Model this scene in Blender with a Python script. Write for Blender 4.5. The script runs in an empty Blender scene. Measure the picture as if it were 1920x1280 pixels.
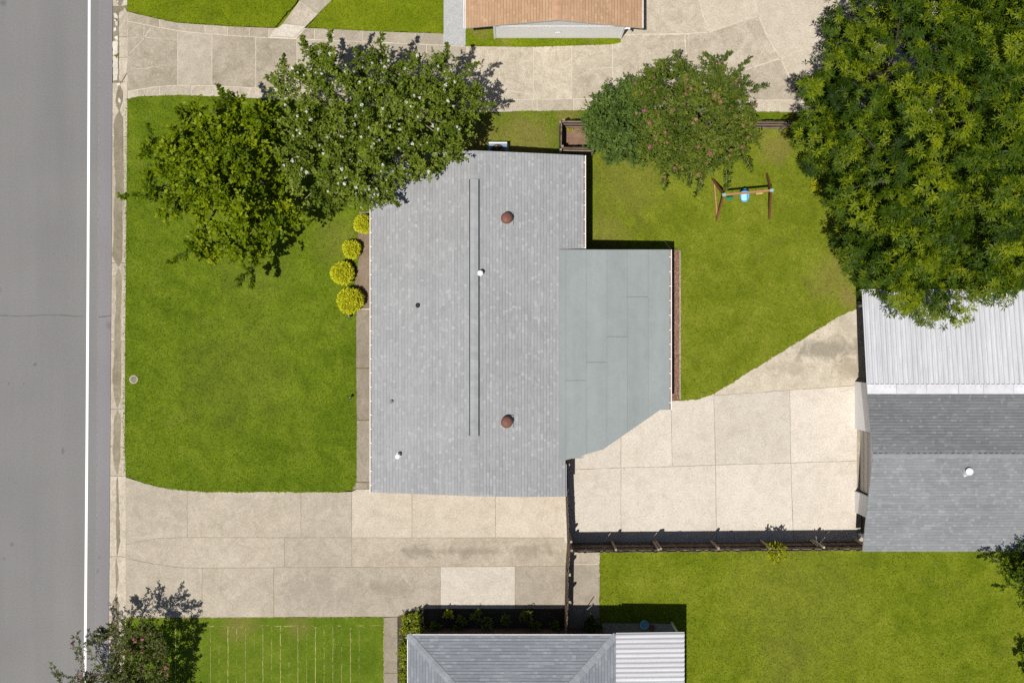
import bpy, math, random
import numpy as np
from mathutils import Vector

sc = bpy.context.scene
COL = sc.collection
R = math.radians
rnd = random.Random(7)

# ------------------------------------------------------------------ camera, sky, sun, exposure
CAM_H = 49.0          # drone height above the road, metres
PPM = 40.0            # photograph pixels per metre on the ground
cam = bpy.data.cameras.new('camera')
cam.sensor_width = 36.0
cam.lens = 18.0 / ((960.0 / PPM) / CAM_H)
cam.clip_start = 0.5
cam.clip_end = 3000.0
cam_o = bpy.data.objects.new('camera', cam)
cam_o.location = (0, 0, CAM_H)
cam_o.rotation_euler = (0, 0, 0)
COL.objects.link(cam_o)
sc.camera = cam_o

SUN_DIR = Vector((-0.205, -0.262, 1.0)).normalized()      # towards the sun
elev = math.asin(SUN_DIR.z)
azim = math.atan2(SUN_DIR.x, SUN_DIR.y)
world = bpy.data.worlds.new('World')
sc.world = world
world.use_nodes = True
wn = world.node_tree
for n in list(wn.nodes):
    wn.nodes.remove(n)
sky = wn.nodes.new('ShaderNodeTexSky')
sky.sky_type = 'NISHITA'
sky.sun_disc = False
sky.sun_elevation = elev
sky.sun_rotation = azim
bg = wn.nodes.new('ShaderNodeBackground')
bg.inputs['Strength'].default_value = 0.05
wo = wn.nodes.new('ShaderNodeOutputWorld')
wn.links.new(sky.outputs[0], bg.inputs[0])
wn.links.new(bg.outputs[0], wo.inputs[0])

sun = bpy.data.lights.new('sun', 'SUN')
sun.energy = 4.6
sun.angle = R(0.53)
sun.color = (1.0, 0.96, 0.89)
sun_o = bpy.data.objects.new('sun', sun)
sun_o.rotation_euler = SUN_DIR.to_track_quat('Z', 'Y').to_euler()
sun_o.location = (-20, -25, 90)
COL.objects.link(sun_o)

sc.view_settings.view_transform = 'Standard'
sc.view_settings.look = 'None'
sc.view_settings.gamma = 1.0
sc.view_settings.exposure = 0.12
sc.view_settings.use_curve_mapping = False
sc.render.engine = 'CYCLES'
sc.cycles.use_denoising = False
sc.cycles.max_bounces = 6
sc.cycles.transparent_max_bounces = 4

# ------------------------------------------------------------------ helpers
def P(px, py, z=0.0):
    """photograph pixel of a point at height z -> world position"""
    s = (CAM_H - z) / CAM_H / PPM
    return Vector(((px - 960.0) * s, (640.0 - py) * s, z))

def G(ox, oy, z=0.0):
    """plan position given in pixels from the picture centre (x right, y down)"""
    return Vector((ox / PPM, -oy / PPM, z))

def wloc(o):
    v = Vector((0, 0, 0))
    while o is not None:
        v = v + o.location
        o = o.parent
    return v

def tag(o, label=None, cat=None, group=None, kind=None):
    if label: o['label'] = label
    if cat: o['category'] = cat
    if group: o['group'] = group
    if kind: o['kind'] = kind
    return o

def empty(name, loc, label=None, cat=None, group=None, kind=None):
    o = bpy.data.objects.new(name, None)
    o.empty_display_size = 0.3
    o.location = loc
    COL.objects.link(o)
    return tag(o, label, cat, group, kind)

def link_mesh(name, me, mat, parent, loc=(0, 0, 0), rz=0.0):
    o = bpy.data.objects.new(name, me)
    COL.objects.link(o)
    if parent is not None: o.parent = parent
    o.location = loc
    o.rotation_euler = (0, 0, rz)
    if mat is not None and len(me.materials) == 0:
        me.materials.append(mat)
    return o

class MB:
    """collects faces, builds ONE mesh object"""
    def __init__(s):
        s.v = []; s.f = []; s.t = []
    def add(s, verts, faces, tint=0.5):
        b = len(s.v)
        s.v += [tuple(x) for x in verts]
        for f in faces:
            s.f.append(tuple(b + i for i in f)); s.t.append(tint)
        return s
    def box(s, c, d, rz=0.0, tint=0.5, tilt=None):
        cx, cy, cz = c; hx, hy, hz = d[0] / 2, d[1] / 2, d[2] / 2
        ca, sa = math.cos(rz), math.sin(rz)
        vs = []
        for z in (-hz, hz):
            for x, y in ((-hx, -hy), (hx, -hy), (hx, hy), (-hx, hy)):
                vs.append((cx + x * ca - y * sa, cy + x * sa + y * ca, cz + z))
        return s.add(vs, [(3, 2, 1, 0), (4, 5, 6, 7), (0, 1, 5, 4), (1, 2, 6, 5), (2, 3, 7, 6), (3, 0, 4, 7)], tint)
    def tube(s, a, b, r0, r1=None, n=7, cap=True, tint=0.5):
        a = Vector(a); b = Vector(b)
        if r1 is None: r1 = r0
        d = (b - a)
        if d.length < 1e-6: return s
        d.normalize()
        u = d.orthogonal().normalized(); w = d.cross(u)
        vs = []
        for p, r in ((a, r0), (b, r1)):
            for k in range(n):
                t = 2 * math.pi * k / n
                vs.append(p + u * (r * math.cos(t)) + w * (r * math.sin(t)))
        fs = [(k, (k + 1) % n, n + (k + 1) % n, n + k) for k in range(n)]
        if cap:
            fs.append(tuple(range(n - 1, -1, -1))); fs.append(tuple(range(n, 2 * n)))
        return s.add(vs, fs, tint)
    def bar(s, a, b, w, h, tint=0.5):
        """square bar from a to b"""
        a = Vector(a); b = Vector(b); d = (b - a).normalized()
        up = Vector((0, 0, 1))
        if abs(d.z) > 0.95: up = Vector((1, 0, 0))
        u = d.cross(up).normalized() * (w / 2); v = u.cross(d).normalized() * (h / 2)
        vs = [p + x + y for p in (a, b) for x, y in ((-u, -v), (u, -v), (u, v), (-u, v))]
        return s.add(vs, [(3, 2, 1, 0), (4, 5, 6, 7), (0, 1, 5, 4), (1, 2, 6, 5), (2, 3, 7, 6), (3, 0, 4, 7)], tint)
    def lathe(s, c, prof, n=20, tint=0.5):
        """prof: list of (r, z)"""
        c = Vector(c); vs = []
        for r, z in prof:
            for k in range(n):
                t = 2 * math.pi * k / n
                vs.append((c.x + r * math.cos(t), c.y + r * math.sin(t), c.z + z))
        fs = []
        for i in range(len(prof) - 1):
            for k in range(n):
                fs.append((i * n + k, i * n + (k + 1) % n, (i + 1) * n + (k + 1) % n, (i + 1) * n + k))
        fs.append(tuple(range(n - 1, -1, -1)))
        fs.append(tuple((len(prof) - 1) * n + k for k in range(n)))
        return s.add(vs, fs, tint)
    def prism(s, pts, z0, z1, tint=0.5, cham=0.0):
        """pts: world xy list, z1 float or list of top heights"""
        pts = ccw([(p[0], p[1]) for p in pts])
        n = len(pts)
        zt = z1 if isinstance(z1, (list, tuple)) else [z1] * n
        zb = z0 if isinstance(z0, (list, tuple)) else [z0] * n
        if cham > 0:
            ins = inset(pts, cham)
            vs = [(p[0], p[1], z) for p, z in zip(pts, zb)] + [(p[0], p[1], z - cham) for p, z in zip(pts, zt)] + [(p[0], p[1], z) for p, z in zip(ins, zt)]
            fs = [(i, (i + 1) % n, n + (i + 1) % n, n + i) for i in range(n)] + [(n + i, n + (i + 1) % n, 2 * n + (i + 1) % n, 2 * n + i) for i in range(n)]
            fs.append(tuple(range(2 * n, 3 * n)))
        else:
            vs = [(p[0], p[1], z) for p, z in zip(pts, zb)] + [(p[0], p[1], z) for p, z in zip(pts, zt)]
            fs = [(i, (i + 1) % n, n + (i + 1) % n, n + i) for i in range(n)]
            fs.append(tuple(range(n, 2 * n)))
        fs.append(tuple(range(n - 1, -1, -1)))
        return s.add(vs, fs, tint)
    def mesh(s, name, off=Vector((0, 0, 0)), smooth=False):
        me = bpy.data.meshes.new(name)
        me.from_pydata([(x - off.x, y - off.y, z - off.z) for x, y, z in s.v], [], s.f)
        at = me.attributes.new('tint', 'FLOAT', 'FACE')
        at.data.foreach_set('value', np.array(s.t, dtype=np.float32))
        if smooth:
            me.polygons.foreach_set('use_smooth', np.ones(len(s.f), dtype=bool))
        me.update()
        return me
    def build(s, name, mat, parent=None, smooth=False, kind=None):
        off = wloc(parent) if parent is not None else Vector((0, 0, 0))
        o = link_mesh(name, s.mesh(name, off, smooth), mat, parent)
        if kind: o['kind'] = kind
        return o

def area2(p):
    return sum(p[i][0] * p[(i + 1) % len(p)][1] - p[(i + 1) % len(p)][0] * p[i][1] for i in range(len(p)))

def ccw(p):
    return list(p) if area2(p) > 0 else list(p)[::-1]

def inset(pts, d):
    """pts counter-clockwise, moved inwards by d"""
    n = len(pts); out = []
    for i in range(n):
        a = Vector(pts[i - 1]); b = Vector(pts[i]); c = Vector(pts[(i + 1) % n])
        e1 = (b - a).normalized(); e2 = (c - b).normalized()
        n1 = Vector((-e1.y, e1.x)); n2 = Vector((-e2.y, e2.x))
        m = n1 + n2
        if m.length < 1e-6:
            m = n1
        m.normalize()
        k = d / max(0.35, m.dot(n1))
        out.append((b.x + m.x * k, b.y + m.y * k))
    return out

def clip_half(pts, a, b, c):
    """keep a*x+b*y <= c"""
    out = []
    n = len(pts)
    for i in range(n):
        p = pts[i]; q = pts[(i + 1) % n]
        fp = a * p[0] + b * p[1] - c; fq = a * q[0] + b * q[1] - c
        if fp <= 0: out.append(p)
        if (fp < 0 < fq) or (fq < 0 < fp):
            t = fp / (fp - fq)
            out.append((p[0] + (q[0] - p[0]) * t, p[1] + (q[1] - p[1]) * t))
    return out

def px_poly(lst, z=0.0):
    return [tuple(P(x, y, z)[:2]) for x, y in lst]

def rough(pts, step=0.16, amp=0.022, r=None):
    """subdivide the edges of a polygon and shift the new points a little"""
    r = r or rnd
    pts = ccw(pts); out = []
    n = len(pts)
    for i in range(n):
        a = Vector(pts[i]); b = Vector(pts[(i + 1) % n])
        L = (b - a).length
        k = max(1, int(L / step))
        if L > 40: k = 1
        d = (b - a) / max(L, 1e-6); nn = Vector((-d.y, d.x))
        for j in range(k):
            p = a + (b - a) * (j / k)
            if j: p = p + nn * r.gauss(0, amp)
            out.append((p.x, p.y))
    return out

def in_poly(x, y, poly):
    """vectorised point in polygon"""
    inside = np.zeros(x.shape, dtype=bool)
    n = len(poly); j = n - 1
    for i in range(n):
        xi, yi = poly[i]; xj, yj = poly[j]
        c = ((yi > y) != (yj > y)) & (x < (xj - xi) * (y - yi) / (yj - yi + 1e-12) + xi)
        inside ^= c
        j = i
    return inside

def sample_poly(poly, n, rg):
    xs = [p[0] for p in poly]; ys = [p[1] for p in poly]
    x0, x1, y0, y1 = min(xs), max(xs), min(ys), max(ys)
    ox = np.zeros(0); oy = np.zeros(0)
    while len(ox) < n:
        x = rg.uniform(x0, x1, n * 2 + 50); y = rg.uniform(y0, y1, n * 2 + 50)
        m = in_poly(x, y, poly)
        ox = np.concatenate([ox, x[m]]); oy = np.concatenate([oy, y[m]])
    return ox[:n], oy[:n]

def edge_dist(x, y, poly):
    d = np.full(x.shape, 1e9)
    n = len(poly)
    for i in range(n):
        ax, ay = poly[i]; bx, by = poly[(i + 1) % n]
        ex, ey = bx - ax, by - ay
        t = np.clip(((x - ax) * ex + (y - ay) * ey) / (ex * ex + ey * ey + 1e-9), 0, 1)
        d = np.minimum(d, np.hypot(x - ax - t * ex, y - ay - t * ey))
    return d

# ------------------------------------------------------------------ materials
class NT:
    def __init__(s, name):
        s.m = bpy.data.materials.new(name); s.m.use_nodes = True
        s.t = s.m.node_tree
        for n in list(s.t.nodes): s.t.nodes.remove(n)
        s.out = s.t.nodes.new('ShaderNodeOutputMaterial')
        s.geo = s.t.nodes.new('ShaderNodeNewGeometry')
        s.pos = s.geo.outputs['Position']
    def lk(s, a, b): s.t.links.new(a, b)
    def setin(s, sock, v):
        if isinstance(v, bpy.types.NodeSocket): s.lk(v, sock)
        elif isinstance(v, (tuple, list)) and len(v) == 3 and sock.type == 'RGBA': sock.default_value = (*v, 1)
        else: sock.default_value = v
    def noise(s, scale, detail=3.0, rough=0.55, dist=0.0, vec=None):
        n = s.t.nodes.new('ShaderNodeTexNoise')
        s.setin(n.inputs['Vector'], vec if vec is not None else s.pos)
        n.inputs['Scale'].default_value = scale; n.inputs['Detail'].default_value = detail
        n.inputs['Roughness'].default_value = rough; n.inputs['Distortion'].default_value = dist
        return n.outputs['Fac']
    def voro(s, scale, vec=None, feature='F1', out='Distance'):
        n = s.t.nodes.new('ShaderNodeTexVoronoi'); n.feature = feature
        s.setin(n.inputs['Vector'], vec if vec is not None else s.pos)
        n.inputs['Scale'].default_value = scale
        return n.outputs[out]
    def vscale(s, v3):
        n = s.t.nodes.new('ShaderNodeVectorMath'); n.operation = 'MULTIPLY'
        s.lk(s.pos, n.inputs[0]); n.inputs[1].default_value = v3
        return n.outputs[0]
    def math(s, op, a, b=0.0, clamp=False):
        n = s.t.nodes.new('ShaderNodeMath'); n.operation = op; n.use_clamp = clamp
        s.setin(n.inputs[0], a); s.setin(n.inputs[1], b)
        return n.outputs[0]
    def ramp(s, fac, stops, interp='LINEAR'):
        n = s.t.nodes.new('ShaderNodeValToRGB'); cr = n.color_ramp; cr.interpolation = interp
        while len(cr.elements) < len(stops): cr.elements.new(0.5)
        for e, (p, c) in zip(cr.elements, stops):
            e.position = p; e.color = (*c, 1) if len(c) == 3 else c
        s.setin(n.inputs[0], fac)
        return n.outputs['Color']
    def step(s, fac, a, b):
        n = s.t.nodes.new('ShaderNodeMapRange'); n.clamp = True
        s.setin(n.inputs['Value'], fac)
        n.inputs['From Min'].default_value = a; n.inputs['From Max'].default_value = b
        return n.outputs['Result']
    def remap(s, fac, a, b, c, d):
        n = s.t.nodes.new('ShaderNodeMapRange'); n.clamp = True
        s.setin(n.inputs['Value'], fac)
        n.inputs['From Min'].default_value = a; n.inputs['From Max'].default_value = b
        n.inputs['To Min'].default_value = c; n.inputs['To Max'].default_value = d
        return n.outputs['Result']
    def mix(s, fac, a, b, blend='MIX'):
        n = s.t.nodes.new('ShaderNodeMix'); n.data_type = 'RGBA'; n.blend_type = blend
        s.setin(n.inputs[0], fac); s.setin(n.inputs[6], a); s.setin(n.inputs[7], b)
        return n.outputs[2]
    def gain(s, col, fac):
        n = s.t.nodes.new('ShaderNodeVectorMath'); n.operation = 'SCALE'
        s.setin(n.inputs[0], col); s.setin(n.inputs['Scale'], fac)
        return n.outputs[0]
    def rand(s):
        return s.t.nodes.new('ShaderNodeObjectInfo').outputs['Random']
    def tint(s):
        n = s.t.nodes.new('ShaderNodeAttribute'); n.attribute_name = 'tint'
        return n.outputs['Fac']
    def bump(s, h, strength=0.3, dist=0.02):
        n = s.t.nodes.new('ShaderNodeBump')
        n.inputs['Strength'].default_value = strength; n.inputs['Distance'].default_value = dist
        s.lk(h, n.inputs['Height'])
        return n.outputs[0]
    def finish(s, col, rough=0.85, normal=None, metal=0.0, spec=0.3, coat=0.0):
        b = s.t.nodes.new('ShaderNodeBsdfPrincipled')
        s.setin(b.inputs['Base Color'], col); s.setin(b.inputs['Roughness'], rough)
        b.inputs['Metallic'].default_value = metal
        b.inputs['Specular IOR Level'].default_value = spec
        if normal is not None: s.lk(normal, b.inputs['Normal'])
        s.lk(b.outputs[0], s.out.inputs['Surface'])
        return s.m
    def finish_leaf(s, col, trans=0.3, rough=0.6):
        b = s.t.nodes.new('ShaderNodeBsdfPrincipled')
        s.setin(b.inputs['Base Color'], col); b.inputs['Roughness'].default_value = rough
        b.inputs['Specular IOR Level'].default_value = 0.10
        tr = s.t.nodes.new('ShaderNodeBsdfTranslucent'); s.setin(tr.inputs['Color'], col)
        mx = s.t.nodes.new('ShaderNodeMixShader'); mx.inputs[0].default_value = trans
        s.lk(b.outputs[0], mx.inputs[1]); s.lk(tr.outputs[0], mx.inputs[2])
        s.lk(mx.outputs[0], s.out.inputs['Surface'])
        return s.m

def m_plain(name, col, rough=0.6, var=0.12, scale=4.0, spec=0.3, metal=0.0, per=0.15):
    t = NT(name)
    n = t.noise(scale, 4)
    f = t.math('MULTIPLY', t.remap(n, 0.3, 0.7, 1 - var, 1 + var), t.remap(t.rand(), 0, 1, 1 - per, 1 + per))
    return t.finish(t.gain(col, f), rough, t.bump(t.noise(scale * 8, 2), 0.15), metal, spec)

def m_concrete(name, dark, mid, light, stain=0.5, veins=0.35, per=0.08, spots=()):
    t = NT(name)
    ro = t.t.nodes.new('ShaderNodeVectorMath'); ro.operation = 'ADD'
    t.lk(t.pos, ro.inputs[0]); t.lk(t.gain((91.0, 57.0, 0.0), t.rand()), ro.inputs[1])
    world_pos = t.pos; t.pos = ro.outputs[0]
    n1 = t.noise(0.33, 5, 0.6, 0.4); n2 = t.noise(1.7, 8, 0.72, 0.9); n3 = t.noise(6.0, 5, 0.62, 2.4); n4 = t.noise(13, 5, 0.8); n5 = t.noise(11.0, 4, 0.6, 3.0)
    f = t.math('ADD', t.math('MULTIPLY', n1, stain), t.math('MULTIPLY', n2, 1 - stain))
    col = t.ramp(f, [(0.30, dark), (0.5, mid), (0.70, light)])
    # pale squiggles where the surface has worn
    v = t.math('SUBTRACT', 1.0, t.math('MULTIPLY', t.math('ABSOLUTE', t.math('SUBTRACT', n3, 0.5)), 17.0), True)
    v = t.math('MAXIMUM', v, t.math('SUBTRACT', 0.9, t.math('MULTIPLY', t.math('ABSOLUTE', t.math('SUBTRACT', n5, 0.53)), 15.0), True))
    v = t.math('MULTIPLY', v, t.remap(n2, 0.35, 0.65, 0.25, 1.0))
    col = t.mix(t.math('MULTIPLY', v, min(1, veins * 1.7)), col, tuple(min(.62, c * 1.12) for c in light))
    g = t.math('MULTIPLY', t.remap(n4, 0.28, 0.72, 0.70, 1.26), t.remap(t.rand(), 0, 1, 1 - per, 1 + per))
    col = t.gain(col, g)
    # dark weathered blotches
    b = t.math('MULTIPLY', t.step(t.noise(0.62, 6, 0.7, 0.8), 0.56, 0.74), 0.28)
    col = t.mix(b, col, tuple(c * 0.62 for c in dark))
    # small dark pits and grime
    col = t.mix(t.math('MULTIPLY', t.step(t.noise(4.5, 6, 0.8, 1.2), 0.56, 0.68), 0.38), col, tuple(c * 0.6 for c in dark))
    for (sx, sy, rx, ry, sa, sc_) in spots:      # stains where dirt has settled
        w = P(sx, sy)
        dv = t.t.nodes.new('ShaderNodeVectorMath'); dv.operation = 'SUBTRACT'
        t.lk(world_pos, dv.inputs[0]); dv.inputs[1].default_value = (w.x, w.y, 0.08)
        dm = t.t.nodes.new('ShaderNodeVectorMath'); dm.operation = 'MULTIPLY'
        t.lk(dv.outputs[0], dm.inputs[0]); dm.inputs[1].default_value = (PPM / rx, PPM / ry, 0)
        dl = t.t.nodes.new('ShaderNodeVectorMath'); dl.operation = 'LENGTH'; t.lk(dm.outputs[0], dl.inputs[0])
        e = t.math('ADD', dl.outputs['Value'], t.math('MULTIPLY', t.math('SUBTRACT', n2, 0.5), 2.2))
        k = t.math('MULTIPLY', t.remap(e, 0.35, 1.0, 1.0, 0.0), sa)
        k = t.math('MULTIPLY', k, t.remap(n5, 0.35, 0.6, 0.55, 1.0))
        col = t.mix(k, col, sc_)
    h = t.math('ADD', t.math('MULTIPLY', n3, 0.6), t.math('MULTIPLY', n4, 0.5))
    return t.finish(col, 0.9, t.bump(h, 0.5, 0.012), 0, 0.2)

def m_lawn(name, a, b, c, spots=(), dry=(0.185, 0.152, 0.045), blades=False, dryness=0.0):
    t = NT(name)
    n0 = t.noise(0.22, 4, 0.6, 0.5); n1 = t.noise(1.1, 5, 0.65, 0.6); n2 = t.noise(6.5, 6, 0.75, 1.8); n3 = t.noise(15, 4, 0.75)
    f = t.math('ADD', t.math('MULTIPLY', n0, 0.36), t.math('ADD', t.math('MULTIPLY', n1, 0.24), t.math('MULTIPLY', n2, 0.40)))
    col = t.ramp(f, [(0.35, a), (0.5, b), (0.66, c)])
    # thin dry patches
    dn = t.noise(0.75, 6, 0.72, 0.7)
    d = t.math('MULTIPLY', t.step(dn, 0.56 - dryness * 0.22, 0.78 - dryness * 0.15), 0.30 + dryness * 0.5)
    for (sx, sy, sr, sa) in spots:
        w = P(sx, sy)
        dv = t.t.nodes.new('ShaderNodeVectorMath'); dv.operation = 'DISTANCE'
        t.lk(t.pos, dv.inputs[0]); dv.inputs[1].default_value = (w.x, w.y, 0.09)
        e = t.math('ADD', dv.outputs['Value'], t.math('MULTIPLY', t.math('SUBTRACT', n1, 0.5), sr / PPM * 1.6))
        k = t.math('MULTIPLY', t.remap(e, sr / PPM * 0.35, sr / PPM, 1.0, 0.0), sa)
        d = t.math('MAXIMUM', d, k)
    col = t.mix(d, col, dry)
    # pale threads of clippings and runners
    n5 = t.noise(5.5, 5, 0.6, 2.8)
    v = t.math('SUBTRACT', 1.0, t.math('MULTIPLY', t.math('ABSOLUTE', t.math('SUBTRACT', n5, 0.5)), 16.0), True)
    v = t.math('MULTIPLY', v, t.remap(n1, 0.35, 0.65, 0.1, 0.62))
    col = t.mix(v, col, tuple(min(.5, x * 1.5) for x in c))
    g = t.remap(n3, 0.2, 0.8, 0.66, 1.32)
    if blades:
        g = t.math('MULTIPLY', g, t.remap(t.tint(), 0, 1, 0.65, 1.7))
        return t.finish_leaf(t.gain(col, g), 0.25, 0.55)
    h = t.math('ADD', t.math('MULTIPLY', n2, 0.6), n3)
    return t.finish(t.gain(col, t.math('MULTIPLY', g, 0.92)), 0.95, t.bump(h, 0.6, 0.03), 0, 0.1)

def m_leaf(name, lo, mid, hi, trans=0.3, rough=0.45):
    t = NT(name)
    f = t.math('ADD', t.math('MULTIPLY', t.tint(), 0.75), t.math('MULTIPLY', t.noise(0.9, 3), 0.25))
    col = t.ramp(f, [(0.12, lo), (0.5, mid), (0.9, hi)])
    return t.finish_leaf(col, trans, rough)

def m_shingle(name, lo, mid, hi, rough=0.88):
    t = NT(name)
    n = t.noise(0.45, 5, 0.6, 0.6); g = t.noise(70, 2); g2 = t.noise(11, 4, 0.65)
    f = t.math('ADD', t.math('MULTIPLY', t.tint(), 0.72), t.math('MULTIPLY', n, 0.28))
    col = t.ramp(f, [(0.15, lo), (0.5, mid), (0.92, hi)])
    k = t.math('MULTIPLY', t.remap(g, 0.2, 0.8, 0.88, 1.12), t.remap(g2, 0.25, 0.75, 0.9, 1.1))
    return t.finish(t.gain(col, k), rough, t.bump(g, 0.4, 0.006), 0, 0.25)

def m_asphalt(name, col, streak=0.1, spots=()):
    t = NT(name)
    n1 = t.noise(0.25, 4); st = t.noise(0.9, 4, 0.6, 0.2, t.vscale((1.0, 0.06, 1.0)))
    fi = t.noise(13, 5, 0.85); fi2 = t.noise(60, 2)
    k = t.math('MULTIPLY', t.remap(n1, 0.3, 0.7, 0.95, 1.05), t.remap(st, 0.3, 0.7, 1 - streak, 1 + streak))
    k = t.math('MULTIPLY', k, t.remap(fi, 0.25, 0.75, 0.78, 1.22))
    k = t.math('MULTIPLY', k, t.remap(fi2, 0.2, 0.8, 0.9, 1.1))
    c = t.gain(col, k)
    # small oil spots
    s = t.step(t.voro(0.32, None, 'F1'), 0.075, 0.03)
    c = t.mix(t.math('MULTIPLY', s, 0.3), c, (0.05, 0.05, 0.055))
    for (sx, sy, rx, ry, sa) in spots:
        w = P(sx, sy)
        dv = t.t.nodes.new('ShaderNodeVectorMath'); dv.operation = 'SUBTRACT'; t.lk(t.pos, dv.inputs[0]); dv.inputs[1].default_value = (w.x, w.y, 0)
        dm = t.t.nodes.new('ShaderNodeVectorMath'); dm.operation = 'MULTIPLY'; t.lk(dv.outputs[0], dm.inputs[0]); dm.inputs[1].default_value = (PPM / rx, PPM / ry, 0)
        dl = t.t.nodes.new('ShaderNodeVectorMath'); dl.operation = 'LENGTH'; t.lk(dm.outputs[0], dl.inputs[0])
        e = t.math('ADD', dl.outputs['Value'], t.math('MULTIPLY', t.math('SUBTRACT', fi, 0.5), 1.2))
        c = t.mix(t.math('MULTIPLY', t.remap(e, 0.3, 1.0, 1.0, 0.0), sa), c, (0.06, 0.06, 0.062))
    return t.finish(c, 0.92, t.bump(fi2, 0.4, 0.006), 0, 0.2)

def m_wood(name, col, axis=2, var=0.35, rough=0.85):
    t = NT(name)
    sc3 = [9.0, 9.0, 9.0]; sc3[axis] = 0.9
    n = t.noise(1.0, 6, 0.65, 0.4, t.vscale(tuple(sc3)))
    k = t.math('MULTIPLY', t.remap(n, 0.25, 0.75, 1 - var, 1 + var), t.remap(t.rand(), 0, 1, 0.72, 1.28))
    return t.finish(t.gain(col, k), rough, t.bump(n, 0.4, 0.01), 0, 0.2)

def m_metalroof(name, col, var=0.1, axis=1):
    t = NT(name)
    sc3 = [6.5, 6.5, 6.5]; sc3[axis] = 0.22
    n = t.noise(1.0, 5, 0.6, 0.2, t.vscale(tuple(sc3)))
    d = t.math('MULTIPLY', t.step(t.noise(0.7, 6, 0.7), 0.52, 0.75), 0.35)
    k = t.math('MULTIPLY', t.remap(n, 0.25, 0.75, 1 - var, 1 + var), t.remap(t.rand(), 0, 1, 0.93, 1.05))
    c = t.mix(d, t.gain(col, k), (0.42, 0.42, 0.42))
    return t.finish(c, 0.5, t.bump(t.noise(3, 2), 0.1, 0.01), 0.0, 0.4)

M = {}
M['asphalt'] = m_asphalt('asphalt', (0.178, 0.174, 0.172), 0.05, ((66, 683, 5, 4, .5), (118, 845, 3.5, 9, .45), (22, 1020, 5, 5, .4), (6, 6, 9, 8, .4), (16, 719, 3, 3, .4), (45, 719, 2.5, 2.5, .35), (8, 1047, 6, 4, .25), (30, 905, 4, 3, .2), (125, 480, 2, 2, .4), (20, 380, 2, 2, .4), (110, 300, 60, 500, .05), (60, 900, 30, 400, .06)))
M['asphalt_edge'] = m_asphalt('asphalt_edge', (0.194, 0.184, 0.190), 0.05, ((177, 1070, 12, 8, .35), (175, 1060, 5, 3, .3), (172, 470, 2, 8, .25), (173, 750, 2, 14, .2), (186, 1045, 4, 3, .3), (174, 960, 2, 10, .2)))
M['crack'] = m_plain('crack_filler', (0.085, 0.085, 0.09), 0.8)
M['paint'] = NT('road_paint')
_t = M['paint']
M['paint'] = _t.finish(_t.mix(_t.math('MULTIPLY', _t.step(_t.noise(9, 6, 0.75), 0.56, 0.74), 0.45), (0.80, 0.80, 0.80), (0.32, 0.31, 0.31)), 0.75)
M['conc_pale'] = m_concrete('concrete_pale', (0.365, 0.312, 0.242), (0.43, 0.375, 0.30), (0.50, 0.445, 0.37), 0.4, 0.35)
M['conc_cream'] = m_concrete('concrete_cream', (0.43, 0.375, 0.305), (0.50, 0.45, 0.385), (0.55, 0.505, 0.44), 0.4, 0.3)
M['conc_mid'] = m_concrete('concrete_mid', (0.27, 0.232, 0.175), (0.345, 0.300, 0.235), (0.44, 0.39, 0.315), 0.45, 0.35)
M['conc_grey'] = m_concrete('concrete_grey', (0.225, 0.193, 0.145), (0.285, 0.248, 0.195), (0.37, 0.325, 0.265), 0.5, 0.35)
M['conc_old'] = m_concrete('concrete_old', (0.205, 0.175, 0.125), (0.28, 0.24, 0.18), (0.40, 0.35, 0.28), 0.5, 0.5)
M['conc_walk'] = m_concrete('concrete_walk', (0.17, 0.142, 0.102), (0.225, 0.192, 0.145), (0.32, 0.275, 0.22), 0.45, 0.2)
M['conc_kerb'] = m_concrete('concrete_kerb', (0.27, 0.232, 0.172), (0.355, 0.308, 0.238), (0.49, 0.435, 0.355), 0.4, 0.55)
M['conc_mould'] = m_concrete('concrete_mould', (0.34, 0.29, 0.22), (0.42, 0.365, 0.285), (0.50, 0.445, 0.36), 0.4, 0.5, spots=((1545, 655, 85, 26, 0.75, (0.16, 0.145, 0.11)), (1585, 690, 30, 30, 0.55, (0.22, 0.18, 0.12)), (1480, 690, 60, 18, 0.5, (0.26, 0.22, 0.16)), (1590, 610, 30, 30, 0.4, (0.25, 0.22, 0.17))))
M['conc_stain'] = m_concrete('concrete_stained', (0.24, 0.205, 0.155), (0.315, 0.272, 0.21), (0.42, 0.37, 0.295), 0.45, 0.5, spots=((785, 1032, 40, 15, 0.7, (0.19, 0.165, 0.125)), (880, 1033, 80, 9, 0.6, (0.19, 0.165, 0.125)), (1000, 1030, 60, 14, 0.45, (0.2, 0.17, 0.13))))
M['conc_tyre'] = m_concrete('concrete_tyre_marked', (0.225, 0.193, 0.145), (0.285, 0.248, 0.195), (0.37, 0.325, 0.265), 0.5, 0.45, spots=((740, 1100, 70, 25, 0.4, (0.17, 0.145, 0.105)), (600, 1110, 90, 40, 0.25, (0.22, 0.18, 0.15))))
M['grout'] = m_concrete('joint_mortar_pale', (0.42, 0.36, 0.28), (0.50, 0.44, 0.36), (0.58, 0.52, 0.43), 0.4, 0.2)
M['grout_dark'] = m_concrete('joint_mortar_brown', (0.17, 0.135, 0.09), (0.24, 0.195, 0.135), (0.33, 0.28, 0.2), 0.4, 0.2)
M['painted'] = m_concrete('painted_concrete', (0.375, 0.375, 0.375), (0.40, 0.40, 0.40), (0.42, 0.42, 0.42), 0.5, 0.05)
M['silt'] = m_concrete('gutter_silt', (0.135, 0.115, 0.072), (0.195, 0.168, 0.115), (0.27, 0.235, 0.17), 0.45, 0.4)
M['soil'] = m_concrete('bare_soil', (0.135, 0.095, 0.06), (0.195, 0.145, 0.10), (0.27, 0.21, 0.155), 0.4, 0.3)
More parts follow.
